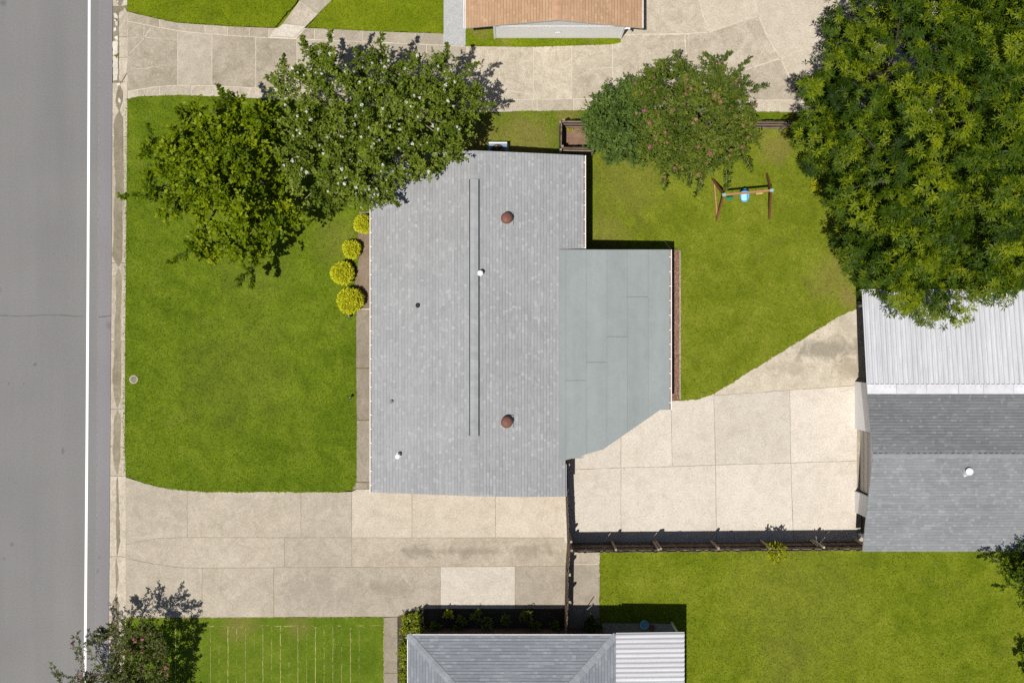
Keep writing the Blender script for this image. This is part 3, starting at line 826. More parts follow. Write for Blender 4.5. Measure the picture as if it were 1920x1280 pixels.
# lower driveway
R1T = [(237, 893.5), (262, 902), (300, 912.5), (352, 919), (400, 921), (660, 921), (668, 917), (690, 905), (700, 890), (1062, 890)]
R12 = [(237, 1020), (262, 1014), (300, 1007.5), (352, 1006.5), (1066, 1007)]
R23 = [(237, 1045), (290, 1056), (340, 1063), (380, 1063.5), (1066, 1060)]
R3B = [(237, 1157), (745, 1155), (760, 1146), (800, 1140), (1064, 1140)]
ld = []
c1 = [237, 352, 565, 660, 773, 929, 1064]
for i in range(6): ld.append((['conc_mid', 'conc_mid', 'conc_mid', 'conc_pale', 'conc_pale', 'conc_pale'][i], band(R1T, R12, c1[i], c1[i + 1])))
c2 = [237, 534, 660, 1066]
for i in range(3): ld.append((['conc_mid', 'conc_mid', 'conc_stain'][i], band(R12, R23, c2[i], c2[i + 1])))
c3 = [237, 380, 514, 826, 966, 1064]
for i in range(5): ld.append((['conc_mid', 'conc_mid', 'conc_tyre', 'conc_cream', 'conc_grey'][i], band(R23, R3B, c3[i], c3[i + 1])))
paving('driveway', 'wide three row concrete driveway below the grey house', 'driveway', ld, M['grout_dark'], P(650, 1030), z=0.078, gap=0.02,
       base=[[(237, 894)] + R1T[1:] + [(1066, 1140), (800, 1140), (745, 1154.5), (237, 1156.5)]], zb=0.07)
# patio
H2 = [(1058, 880), (1164, 876), (1260, 874), (1341, 871), (1482, 867), (1606, 863)]
pt = [('conc_mould', [(1338, 741), (1480, 731), (1606, 722), (1606, 579), (1590, 583.5), (1575, 590.5), (1460, 661.5), (1340, 735.5)]),
      ('conc_cream', [(1058, 700), (1164, 700), (1164, 876), (1058, 880)]), ('conc_cream', [(1164, 700), (1230, 700), (1258, 752), (1260, 874), (1164, 876)]),
      ('conc_cream', [(1258, 751), (1275, 750), (1310, 747), (1338, 737), (1341, 871), (1260, 874)]), ('conc_cream', [(1338, 741), (1480, 731), (1482, 867), (1341, 871)]),
      ('conc_cream', [(1480, 731), (1606, 722), (1606, 863), (1482, 867)]),
      ('conc_cream', [(1058, 880), (1164, 876), (1164, 1016), (1058, 1017)]), ('conc_cream', [(1164, 876), (1260, 874), (1341, 871), (1343, 1016), (1164, 1016)]),
      ('conc_cream', [(1341, 871), (1482, 867), (1487, 1015), (1343, 1016)]), ('conc_cream', [(1482, 867), (1606, 863), (1606, 1014), (1487, 1015)])]
paving('patio', 'pale concrete patio between the grey house and the garage', 'patio', pt, M['grout_dark'], P(1340, 880), z=0.08, gap=0.018,
       base=[[(1058, 700), (1230, 700), (1258, 751), (1310, 747), (1338, 736), (1575, 591), (1606, 580), (1606, 1014), (1058, 1017)]], zb=0.073)
paving('path', 'short concrete path beside the lower fence and lawn', 'path', [('conc_mid', [(1066, 1018), (1125, 1018), (1125, 1057), (1066, 1057)]), ('conc_grey', [(1066, 1057), (1125, 1057), (1125, 1200), (1066, 1200)])],
       M['grout'], P(1095, 1100), z=0.082, gap=0.02, base=[[(1066, 1018), (1124.5, 1018), (1124.5, 1200), (1066, 1200)]], zb=0.074)
paving('path', 'concrete front path along the left wall of the grey house', 'path',
       [('conc_walk', [(667.5, 581), (735, 581), (735, 690), (667.5, 690)]), ('conc_walk', [(667.5, 690), (735, 690), (735, 787), (668.5, 787)]), ('conc_grey', [(668.5, 787), (735, 787), (735, 903), (668, 903)]), ('conc_walk', [(668, 903), (735, 903), (735, 916), (660, 917)])],
       m_plain('mossy_joint', (0.13, 0.12, 0.05), 0.95, 0.3, 9.0), P(690, 750), z=0.09, gap=0.05, base=[[(667.5, 581), (735, 581), (735, 916), (661, 917)]], zb=0.08)
paving('path', 'narrow concrete path between the sod lawn and the hedge', 'path', [('conc_walk', [(720, 1156), (746, 1155), (746, 1260), (719.5, 1260)]), ('conc_walk', [(719.5, 1260), (746, 1260), (746, 1560), (719, 1560)])],
       M['grout_dark'], P(733, 1220), z=0.08, gap=0.015)
paving('patio', 'shaded concrete step slab behind the white ribbed roof', 'patio', [('conc_grey', [(1128, 1166), (1262, 1167), (1262, 1230), (1128, 1230)])], M['grout_dark'], P(1195, 1190), z=0.12)

# beds
o = MB().prism(rough(px_poly([(672, 396), (735, 392), (735, 580), (680, 579.5), (664, 545), (666, 512), (673, 480), (669, 440)])), -0.3, 0.075).build('planting_bed', M['soil'])
tag(o, 'bare soil bed under the yellow shrubs', 'planting bed', kind='structure')
MB().prism(px_poly([(666, 578.5), (700, 578.2), (700, 581), (666, 581.2)]), -0.1, 0.11).build('edging', M['conc_kerb'], o)
o = MB().prism(px_poly([(1048, 237), (1112, 237), (1112, 300), (1048, 300)]), -0.3, 0.07).build('planting_bed', M['soil_red'])
tag(o, 'brown mulched bed inside the small fenced corner', 'planting bed', kind='structure')
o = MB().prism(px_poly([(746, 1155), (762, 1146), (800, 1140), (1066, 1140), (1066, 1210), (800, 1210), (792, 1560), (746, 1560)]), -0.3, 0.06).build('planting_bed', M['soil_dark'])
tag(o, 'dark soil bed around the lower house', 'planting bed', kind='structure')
mb_ = MB().prism(px_poly([(1244, 468), (1273.5, 468), (1274, 749), (1244, 751)]), -0.3, 0.06).build('mulch_bed', M['soil_red'])
tag(mb_, 'narrow red mulch bed beside the green roofed addition', 'mulch bed', kind='structure')
yy = 470.0
while yy < 748:
    L_ = rnd.uniform(38, 60); e = min(749, yy + L_)
    MB().prism(px_poly([(1273.4, yy), (1275.4, yy), (1275.6, e - 0.6), (1273.6, e - 0.6)]), -0.1, 0.105, cham=0.01).build('edging', M['conc_kerb'], mb_)
    yy = e
rg2 = np.random.default_rng(4)
n = 2600
cx, cy = sample_poly(px_poly([(1246, 469), (1273, 469), (1273.5, 748), (1246, 750)]), n, rg2)
a = rg2.uniform(0, 6.28, n); l = rg2.uniform(0.02, 0.05, n); w = rg2.uniform(0.008, 0.02, n)
q = np.empty((n, 4, 3))
for k, (i, j) in enumerate(((-1, -1), (1, -1), (1, 1), (-1, 1))):
    q[:, k, 0] = cx + i * l * np.cos(a) - j * w * np.sin(a); q[:, k, 1] = cy + i * l * np.sin(a) + j * w * np.cos(a); q[:, k, 2] = 0.068 + i * rg2.uniform(-.015, .015, n) + rg2.uniform(0, .02, n)
raw_mesh('mulch_chips', q.reshape(-1, 3), 4, rg2.uniform(0, 1, n), M['chip'], mb_, kind='stuff')

# ------------------------------------------------------------------ roofs
def shingles(name, mat, parent, O, U, V, N, poly, course=0.143, wmin=0.10, wmax=0.42, seed=1, lift=0.012, light=0.2, band=0.026):
    """tabs laid in courses on the plane O + u U + v V; poly in (u, v); joined: far too small to pick apart singly"""
    r = random.Random(seed); m = MB()
    vmax = max(p[1] for p in poly); v = min(p[1] for p in poly)
    while v < vmax - 0.02:
        v1 = min(v + course, vmax); vm = (v + v1) / 2
        xs = []
        n = len(poly)
        for i in range(n):
            (x0, y0), (x1, y1) = poly[i], poly[(i + 1) % n]
            if (y0 > vm) != (y1 > vm): xs.append(x0 + (vm - y0) / (y1 - y0) * (x1 - x0))
        xs.sort()
        row = r.gauss(0, 0.03)
        for k in range(0, len(xs) - 1, 2):          # the dark printed band along the top of each course
            u = xs[k]
            while u < xs[k + 1] - 0.001:
                u1 = min(xs[k + 1], u + r.uniform(0.5, 1.4))
                m.add([O + U * u + V * (v1 - band - .012) + N * .001, O + U * u1 + V * (v1 - band - .012) + N * .001, O + U * u1 + V * (v1 + .012) + N * .001, O + U * u + V * (v1 + .012) + N * .001], [(0, 1, 2, 3)], max(0, r.gauss(0.08, 0.07)))
                u = u1
        for k in range(0, len(xs) - 1, 2):
            u = xs[k]; end = xs[k + 1]
            while u < end - 0.001:
                hi = r.random() < light
                w = r.uniform(wmin, wmax) if not hi else r.uniform(wmin * 0.85, wmin * 1.5)
                u1 = min(end, u + w)
                if end - u1 < 0.05: u1 = end
                t = (r.uniform(0.55, 0.75) if hi else r.uniform(0.38, 0.53)) + row
                h = lift * (1.5 if hi else 1.0) * r.uniform(0.8, 1.2)
                a = O + U * u + V * (v - 0.004) + N * h; b = O + U * u1 + V * (v - 0.004) + N * h
                vb = v1 - band if r.random() > 0.12 else v1 + 0.01
                c = O + U * u1 + V * vb + N * 0.0015; d = O + U * u + V * vb + N * 0.0015
                a0 = a - N * (h - 0.0005); b0 = b - N * (h - 0.0005)
                m.add([a, b, c, d, a0, b0], [(0, 1, 2, 3), (4, 5, 1, 0), (0, 3, 4), (1, 5, 2)], min(1, max(0, t)))
                u = u1
        v = v1
    return m.build(name, mat, parent, kind='stuff')

def plane_frame(p0, p1, up):
    """eave from p0 to p1, up: a point on the upper edge"""
    U = (p1 - p0).normalized(); V = (up - p0); V = (V - U * V.dot(U)).normalized(); N = U.cross(V).normalized()
    if N.z < 0: N = -N
    return U, V, N

def slope(house, corners, mat, thick=0.09, seed=1, deckmat=None, name='roof_slope', **kw):
    """corners: world points, first two are the eave ends (eave first)"""
    O = corners[0]; U, V, N = plane_frame(corners[0], corners[1], corners[2])
    poly = [((c - O).dot(U), (c - O).dot(V)) for c in corners]
    m = MB(); n = len(corners)
    top = [c for c in corners]; bot = [c - Vector((0, 0, thick)) for c in corners]
    m.add(bot + top, [tuple(range(n)), tuple(range(2 * n - 1, n - 1, -1))] + [(i, (i + 1) % n, n + (i + 1) % n, n + i) for i in range(n)])
    deck = m.build(name, deckmat or M['fascia'], house)
    shingles('shingles', mat, deck, O, U, V, N, poly, seed=seed, **kw)
    return deck

M['fascia'] = m_plain('roof_deck_edge', (0.42, 0.42, 0.43), 0.8)
M['cap_grey'] = m_plain('cap_shingle_grey', (0.275, 0.28, 0.285), 0.88, 0.10, 2.0, per=0.07)
M['cap_blue'] = m_plain('cap_shingle_slate', (0.222, 0.236, 0.258), 0.88, 0.10, 2.0, per=0.09)
M['cap_gar'] = m_plain('cap_shingle_weathered', (0.215, 0.222, 0.232), 0.88, 0.10, 2.0, per=0.08)
M['cap_brown'] = m_plain('cap_shingle_tan', (0.42, 0.25, 0.155), 0.88, 0.10, 2.0, per=0.09)

def cap_row(parent, a, b, half, drop, mat, step=0.24, lift=0.02, name='ridge_cap', side=None):
    """folded cap shingles from a to b, each a piece of its own sharing one mesh"""
    d = (b - a); L = d.length; d.normalize()
    s = Vector((-d.y, d.x, 0)).normalized() if side is None else side
    n = max(1, int(round(L / step))); st = L / n
    me = None
    for i in range(n):
        p = a + d * (st * i)
        if me is None:
            m = MB(); o0 = p
            e = d * (st * 1.12)
            dz = Vector((0, 0, 1))
            A = [p - s * half - dz * (drop - lift * .7), p + dz * lift, p + s * half - dz * (drop - lift * .7)]
            B = [p + e - s * half - dz * (drop - lift * .2), p + e + dz * lift * .35, p + e + s * half - dz * (drop - lift * .2)]
            A2 = [x - dz * 0.014 for x in A]
            m.add(A + B + A2, [(0, 1, 4, 3), (1, 2, 5, 4), (6, 7, 1, 0), (7, 8, 2, 1)])
            me = m.mesh(name, p)
        o = link_mesh(name, me, mat, parent, p - wloc(parent))

def gutter_run(house, a, b, out, mat, w=0.12, h=0.1, straps=True, name='gutter'):
    """U-shaped gutter from a to b (top inner edge), out: outward unit vector"""
    m = MB(); t = 0.008
    up = Vector((0, 0, 1))
    prof = [(0, 0), (0, -h), (w, -h), (w + 0.012, 0.0), (w - .026, 0.0), (w - .03, -h + t), (t, -h + t), (t, 0)]
    A = [a + out * u + up * v for u, v in prof]; B = [b + out * u + up * v for u, v in prof]
    n = len(prof)
    m.add(A + B, [(i, (i + 1) % n, n + (i + 1) % n, n + i) for i in range(n)] + [tuple(range(n - 1, -1, -1)), tuple(range(n, 2 * n))])
    g = m.build(name, mat, house)
    if straps:
        q = up * (-h * .45); i0, i1 = out * (t * 1.5), out * (w - t * 2.2)
        MB().add([a + i0 + q, b + i0 + q, b + i1 + q, a + i1 + q], [(0, 1, 2, 3)]).build('gutter_debris', M['gutter_debris'], g)
        d = (b - a); L = d.length; d.normalize(); k = int(L / 0.62)
        me = None
        for i in range(k):
            p = a + d * (L * (i + 0.5) / k)
            if me is None:
                me = MB().bar(p + up * 0.004, p + out * w + up * 0.004, 0.035, 0.006).mesh('strap', p)
            link_mesh('strap', me, mat, g, p - wloc(g))
    return g

# ---------------- main grey house
H0 = P(890, 640)
house = empty('grey_house', (H0.x, H0.y, 0), 'grey shingled gable house in the middle with a long ridge vent', 'house')
EZ = 2.5; K = CAM_H / (CAM_H - EZ)
xl = -263 / K; xr = 134 / K; xrid = -65.5
slp = 0.245
zr = EZ + slp * ((xr - xl) / 2) / PPM
ytop = -331.0; ybot_l = 268.0; ybot_r = 274.5
yadd = 222 / 1.06
pl = lambda x, y, z: G(x, y, z)
xcut = 100 / 1.058; zcut = EZ + (zr - EZ) * (xr - xcut) / (xr - xrid)
A = pl(xl, ybot_l, EZ); B = pl(xl, ytop, EZ)
RT = pl(xrid, ytop, zr); RB = pl(xrid, ybot_l, zr)
slope(house, [B, A, RB, RT], M['shingle_grey'], seed=31)
CT = pl(xr, ytop, EZ); 
slope(house, [pl(xr, yadd - 2, EZ), CT, RT, RB, pl((xrid + xcut) / 2, ybot_l + 4.5, (zr + zcut) / 2), pl(xcut, ybot_r, zcut), pl(xcut, yadd - 2, zcut)], M['shingle_grey'], seed=32)
# walls (mostly under the eaves)
w = MB()
wx0, wx1, wy0, wy1 = xl + 20, xcut - 6, ytop + 16, ybot_l - 14
w.prism([G(wx0, wy0)[:2], G(wx1, wy0)[:2], G(wx1, wy1)[:2], G(wx0, wy1)[:2]], -0.2, EZ - 0.1)
for yv in (wy0, wy1):
    a_, b_, c_ = G(wx0, yv, EZ - .1), G(wx1, yv, EZ - .1), G(xrid, yv, zr - .12)
    off = Vector((0, 0.06, 0))
    w.add([a_ - off, b_ - off, c_ - off, a_ + off, b_ + off, c_ + off], [(0, 1, 2), (5, 4, 3), (0, 2, 5, 3), (1, 4, 5, 2)])
w.build('wall', M['brick_wall'], house)
# ridge caps and ridge vent
def ridge_pt(py):  # photograph row -> point on the ridge
    k = CAM_H / (CAM_H - zr)
    return pl(xrid, (py - 640) / k, zr + 0.004)
cap_row(house, ridge_pt(336), ridge_pt(284), 0.15, 0.15 * slp, M['cap_grey'], 0.2)
cap_row(house, ridge_pt(817), ridge_pt(929), 0.15, 0.15 * slp, M['cap_grey'], 0.2)
va, vb = ridge_pt(336), ridge_pt(817)
m = MB()
hw = 0.222
sv = []
for p in (va, vb):
    sv += [p + Vector((-hw, 0, -hw * slp - .01)), p + Vector((-hw, 0, -hw * slp + 0.045)), p + Vector((0, 0, 0.06)), p + Vector((hw, 0, -hw * slp + 0.045)), p + Vector((hw, 0, -hw * slp - .01))]
m.add(sv, [(0, 1, 6, 5), (1, 2, 7, 6), (2, 3, 8, 7), (3, 4, 9, 8), (4, 3, 2, 1, 0), (5, 6, 7, 8, 9)])
rv = m.build('ridge_vent', M['black'], house)
cap_row(rv, va + Vector((0, 0, 0.065)), vb + Vector((0, 0, 0.065)), 0.178, 0.178 * slp, M['ridge_vent_cap'], 0.3, 0.012)
# gutters
gutter_run(house, pl(xl, ytop, EZ - 0.03), pl(xl, ybot_l, EZ - 0.03), Vector((-1, 0, 0)), M['white_gutter'], w=0.085)
gutter_run(house, pl(xr, ytop, EZ - 0.03), pl(xr, yadd - 110 / 1.0, EZ - 0.03), Vector((1, 0, 0)), M['white_gutter'], w=0.10)
gutter_run(house, pl(xcut, yadd + 8, zcut - .05), pl(xcut, ybot_r, zcut - .05), Vector((1, 0, 0)), M['grey_pipe'], w=0.05, straps=False)

def roof_z(px, py):
    """height of the grey roof under a photograph pixel, and the point"""
    z = EZ
    for _ in range(8):
        s = (CAM_H - z) / CAM_H
        x = (px - 960) * s
        if x < xrid: z = EZ + (zr - EZ) * (x - xl) / (xrid - xl)
        else: z = EZ + (zr - EZ) * (xr - x) / (xr - xrid)
    return P(px, py, z)

def turbine(house, px, py, r=0.255, mat='rust', name='roof_vent', zfun=roof_z, h=0.30, tall=True):
    p = zfun(px, py)
    # the cap is seen h above the roof
    s = (CAM_H - p.z - h) / (CAM_H - p.z)
    p = Vector((p.x * s, p.y * s, p.z))
    b = MB().lathe(p, [(r * .72, -0.08), (r * .72, h * .55), (r * .6, h * .6)], 18).build(name, M[mat], house)
    m = MB().lathe(p, [(r * .9, h * .52), (r, h * .6), (r * .98, h * .72), (r * .7, h * .9), (r * .32, h * .98), (r * .30, h * 1.03), (r * .12, h * 1.06)], 22)
    m.build('vent_cap', M[mat], b, smooth=False)
    m = MB()
    m.prism([(p.x - r * 1.1, p.y - r * 1.1), (p.x + r * 1.1, p.y - r * 1.1), (p.x + r * 1.1, p.y + r * 1.1), (p.x - r * 1.1, p.y + r * 1.1)], p.z - 0.12, p.z + 0.03)
    m.build('flashing', M['cap_grey'], b)
    return b
turbine(house, 950, 408, h=.44); turbine(house, 950, 792, h=.44)

def pipe(house, px, py, r, h, mat, hood=None, zfun=roof_z, name='vent_pipe', boot=True):
    p = zfun(px, py)
    s = (CAM_H - p.z - h) / (CAM_H - p.z); p = Vector((p.x * s, p.y * s, p.z))
    m = MB().lathe(p, [(r, -0.06), (r, h), (r * .75, h), (r * .75, h - 0.05)], 14)
    o = m.build(name, M[mat], house)
    if boot:
        MB().lathe(p, [(r * 2.3, -0.05), (r * 2.3, 0.012), (r * 1.25, 0.05), (r * 1.05, 0.055)], 14).build('flashing_boot', M[hood or mat], o)
    return o
o = pipe(house, 901, 513, 0.06, 0.34, 'white_paint', None, boot=False)
p0 = roof_z(901, 513); MB().lathe(p0 + Vector((0, 0, .3)), [(.055, 0), (.115, .02), (.12, .07), (.05, .12)], 14).build('vent_hood', M['white_paint'], o)
o = pipe(house, 747, 854, 0.055, 0.42, 'white_paint', None)
MB().lathe(roof_z(747, 854) + Vector((0, 0, .36)), [(.06, 0), (.10, .02), (.10, .07), (.05, .1)], 14).build('vent_hood', M['white_paint'], o)
pipe(house, 783, 572, 0.05, 0.22, 'black', 'black'); pipe(house, 734, 753, 0.05, 0.2, 'grey_pipe', 'grey_pipe')

# ---------------- addition with rolled roofing
M['roof_felt'] = m_plain('dark_roof_felt', (0.13, 0.14, 0.138), 0.9)
ad = empty('house_addition', G(230, 0, 0), 'green grey flat roofed addition joined to the right of the house', 'house')
zA, zB = 2.86, 2.42
xa = 88 / 1.0615; xb = 297 / (CAM_H / (CAM_H - zB))
def az(x): return zA + (zB - zA) * (x - xa) / (xb - xa)
def apt(px, py):
    z = 2.6
    for _ in range(6): z = az((px - 960) * (CAM_H - z) / CAM_H)
    s = (CAM_H - z) / CAM_H
    return ((px - 960) * s, (py - 640) * s)
outline_px = [(1048, 468), (1255, 468), (1255, 768), (1238, 768), (1131, 842), (1100, 851), (1060, 862.5), (1048, 862.5)]
outline = [apt(*p) for p in outline_px]
poly = [(x / PPM, -y / PPM) for x, y in outline]
m = MB(); pz = [az(x) for x, _ in outline]
cc = ccw(poly); zz = [az(x * PPM) for x, _ in cc]
m.prism(cc, [z - 0.13 for z in zz], [z - 0.008 for z in zz])
deck = m.build('roof', M['roof_felt'], ad)
seams = [1046, 1061, 1099.5, 1138, 1176.5, 1215.5, 1258]
laps = {1: 713, 2: 679, 3: 631, 4: 556}
for i in range(6):
    x0 = apt(seams[i], 600)[0] / PPM; x1 = apt(seams[i + 1], 600)[0] / PPM
    c = clip_half(cc, -1, 0, -x0); c = clip_half(c, 1, 0, x1 - 0.007)
    if i in laps:
        yl_ = -apt(seams[i], laps[i])[1] / PPM
        parts = [clip_half(c, 0, -1, -(yl_ + 0.011)), clip_half(c, 0, 1, yl_ - 0.011)]
    else: parts = [c]
    for k, q_ in enumerate(parts):
        if len(q_) < 3: continue
        q_ = ccw(q_)
        zt = [az(x * PPM) + (0.009 if x < (x0 + x1) / 2 else 0.003) + 0.003 * k for x, y in q_]
        MB().prism(q_, [z - 0.012 for z in zt], zt).build('roofing_strip', M['rolled'], deck)
ga, gb_ = Vector((*poly[1], zB - .015)), Vector((*poly[2], zB - .015))
gutter_run(ad, ga, gb_, Vector((1, 0, 0)), M['white_gutter'], w=0.1, straps=True)
# walls, carport posts
wl = MB()
ax0, ax1 = 100, xb - 14
wl.prism([G(ax0, -150)[:2], G(ax1, -150)[:2], G(ax1, 55)[:2], G(ax0, 55)[:2]], -0.2, 2.28)
wl.build('wall', M['brick_wall'], ad)
for px_, py_ in ((ax1, 112), (150, 168)):
    MB().box((px_ / PPM, -py_ / PPM, 1.2), (0.1, 0.1, 2.4)).build('post', M['white_paint'], ad)
dsp = MB(); c0 = P(1259, 469, 2.3); c1_ = P(1246, 452, 0.1)
dsp.tube(c0, c1_, 0.03).build('downspout', M['grey_pipe'], ad)

# ---------------- tan roofed house at the top
th = empty('tan_house', G(75, -800, 0), 'tan brown shingled house with a white gable wall at the top', 'house')
TE = 2.0
txl, txr, txm = -83.4, 235.0, 79.6
tz = TE + 0.3 * (txr - txl) / 2 / PPM
ty0, ty1 = -563.0, -1060
slope(th, [G(txl, ty1, TE), G(txl, ty0, TE), G(txm, ty0, tz), G(txm, ty1, tz)], M['shingle_brown'], seed=41, course=0.138, light=0.12, deckmat=M['white_gutter'])
slope(th, [G(txr, ty0, TE), G(txr, ty1, TE), G(txm, ty1, tz), G(txm, ty0, tz)], M['shingle_brown'], seed=42, course=0.138, light=0.12, deckmat=M['white_gutter'])
cap_row(th, G(txm, ty1, tz + .004), G(txm, ty0 - 1, tz + .004), 0.16, 0.16 * 0.3, M['cap_brown'], 0.2)
w = MB(); y_ = -567.0; wl_, wr_ = -33.0, 203.5
w.prism([G(wl_, y_)[:2], G(wr_, y_)[:2], G(wr_, ty1 + 30)[:2], G(wl_, ty1 + 30)[:2]], -0.2, TE)
w.build('wall', M['siding_white'], th)
def tzr(x): return TE + (tz - TE) * ((x - txl) / (txm - txl) if x < txm else (txr - x) / (txr - txm)) - 0.1
w = MB(); a_, b_, c_, d_, e_ = G(wl_, y_, TE), G(wr_, y_, TE), G(wr_, y_, tzr(wr_)), G(txm, y_, tz - .1), G(wl_, y_, tzr(wl_))
off = Vector((0, .12, 0))
w.add([a_, b_, c_, d_, e_] + [q + off for q in (a_, b_, c_, d_, e_)], [(0, 1, 2, 3, 4), (9, 8, 7, 6, 5), (0, 4, 9, 5), (1, 6, 7, 2)]).build('gable', M['siding_white'], th)
# lap siding boards on the gable side
for i in range(11):
    z0 = 0.12 + i * 0.17
    MB().bar(G(wl_ + 2, y_ + .25, z0 + 0.08), G(wr_ - 2, y_ + .25, z0 + 0.08), 0.012, 0.155).build('siding_board', M['siding_white'], th)
for xx in (wl_ + .8, wr_ - .8):
    MB().box((xx / PPM, -(y_ + .5) / PPM, 1.0), (0.09, 0.05, TE)).build('corner_board', M['siding_white'], th)
vm = MB().box(((86) * 0.976 / PPM, -(y_ + 0.8) / PPM, 1.17), (0.30, 0.03, 0.13)).build('wall_vent', M['grey_pipe'], th)
for i in range(3):
    MB().box(((86) * 0.976 / PPM, -(y_ + 1.7) / PPM, 1.13 + i * .04), (0.26, 0.012, 0.016)).build('louvre', M['siding_white'], vm)
gutter_run(th, G(txl, ty1, TE - .03), G(txl, ty0, TE - .03), Vector((-1, 0, 0)), M['white_gutter'], w=0.09, straps=False)
MB().bar(G(txr + .6, ty1, TE - .01), G(txr + .6, ty0, TE - .01), 0.03, 0.05).build('drip_edge', M['siding_white'], th)
m = MB().tube(G(wr_ + 1, y_ + 1, 1.7), G(wr_ + 8, y_ + 2, 1.85), 0.04).tube(G(wr_ + 8, y_ + 2, 1.85), G(wr_ + 9, y_ + 3, 1.7), 0.05)
m.build('light_fitting', M['siding_white'], th)

# ---------------- garage on the right
ga_ = empty('garage', G(850, 150, 0), 'grey shingled garage with white metal patio cover at the right', 'garage')
gx0, gx1 = 624.0, 1130.0
gye, gyr, gym = 373.0, 193.5, 89.0
gze, gzr = 2.5, 3.85
gzm = gzr - (gzr - gze) / (gye - gyr) * (gyr - gym)
slope(ga_, [G(gx0, gye, gze), G(gx1, gye, gze), G(gx1, gyr, gzr), G(gx0, gyr, gzr)], M['shingle_garage'], seed=51, course=0.135, light=.3)
slope(ga_, [G(gx1, gym, gzm), G(gx0, gym, gzm), G(gx0, gyr, gzr), G(gx1, gyr, gzr)], M['shingle_garage_shade'], seed=52, course=0.135)
cap_row(ga_, G(gx1, gyr + 1.5, gzr - .002), G(gx0, gyr + 1.5, gzr - .002), 0.15, 0.15 * .3, M['cap_gar'], 0.24)
# ribbed metal cover, sheet by sheet
def ribbed(parent, p0, across, along, width, n_rib, mat, rib_h=0.028, rib_w=0.05, name='roof_sheet', soft=False):
    """one sheet: ribs run 'along' (vector), repeat in 'across' (unit)"""
    m = MB(); prof = []
    pitch = width / n_rib
    if soft:
        k = n_rib * 8
        prof = [(width * i / k, rib_h * 0.5 * (1 - math.cos(2 * math.pi * n_rib * i / k))) for i in range(k + 1)]
    else:
        for i in range(n_rib):
            b = i * pitch
            prof += [(b, 0), (b + pitch * .5 - rib_w, 0), (b + pitch * .5 - rib_w * .5, rib_h), (b + pitch * .5 + rib_w * .5, rib_h), (b + pitch * .5 + rib_w, 0)]
        prof.append((width, 0))
    up = Vector((0, 0, 1))
    A = [p0 + across * u + up * h for u, h in prof]; B = [q + along for q in A]
    n = len(prof)
    m.add(A + B, [(i, i + 1, n + i + 1, n + i) for i in range(n - 1)])
    A2 = [q - up * 0.012 for q in A]; B2 = [q - up * 0.012 for q in B]
    m.add(A + A2, [(i, n + i, n + i + 1, i + 1) for i in range(n - 1)])
    m.add(B + B2, [(i, i + 1, n + i + 1, n + i) for i in range(n - 1)])
    return m.build(name, mat, parent)
gyt, gzt = -90.0, 2.38
cover = MB()
cover.add([G(gx0 + 2, gyt + 2, gzt - .02), G(gx1, gyt + 2, gzt - .02), G(gx1, gym, gzm - .03), G(gx0 + 2, gym, gzm - .03), G(gx0 + 2, gyt + 2, gzt - .1), G(gx1, gyt + 2, gzt - .1), G(gx1, gym, gzm - .11), G(gx0 + 2, gym, gzm - .11)],
          [(0, 1, 2, 3), (7, 6, 5, 4), (0, 4, 5, 1), (1, 5, 6, 2), (2, 6, 7, 3), (3, 7, 4, 0)])
cov = cover.build('patio_cover', M['white_paint'], ga_)
sw = 0.665; x = gx0 / PPM; i = 0
while x < gx1 / PPM - .1:
    p0 = Vector((x, -gyt / PPM, gzt + 0.004 * (i % 2)))
    al = G(gx0, gym - 8, gzm - .02) - G(gx0, gyt, gzt)
    ribbed(cov, p0, Vector((1, 0, 0)), al, sw - 0.004, 3, M['roof_metal_white'], 0.06, 0.062)
    x += sw; i += 1
x = gx0 / PPM
while x < gx1 / PPM:
    L_ = rnd.uniform(0.7, 1.5)
    zj = gzm + rnd.uniform(0.012, 0.03)
    a_ = Vector((x, -(gym - 14) / PPM, gzm - 0.005 + rnd.uniform(.02, .035))); b_ = Vector((x + L_ - .01, a_.y, a_.z + rnd.uniform(-.01, .01)))
    c_ = Vector((x + L_ - .01, -(gym + 3) / PPM, zj + .03)); d_ = Vector((x, c_.y, zj + .03))
    dz = Vector((0, 0, .012))
    MB().add([a_, b_, c_, d_, a_ - dz, b_ - dz, c_ - dz, d_ - dz], [(0, 1, 2, 3), (7, 6, 5, 4), (0, 4, 5, 1), (1, 5, 6, 2), (2, 6, 7, 3), (3, 7, 4, 0)]).build('flashing', M['flash'], cov)
    x += L_
gutter_run(ga_, G(gx1, gyt, gzt + .0), G(gx0 - 3, gyt, gzt + .0), Vector((0, 1, 0)), M['white_gutter'], w=0.06, straps=False)
for px_ in (650, 800, 950):
    MB().box((px_ / PPM, 66 / PPM, 1.2), (0.1, 0.1, 2.42)).build('post', M['white_paint'], ga_)
slab = MB().prism([G(646, -75)[:2], G(1120, -75)[:2], G(1120, 374)[:2], G(646, 374)[:2]], -0.2, 0.075).build('floor_slab', M['conc_grey'], ga_)
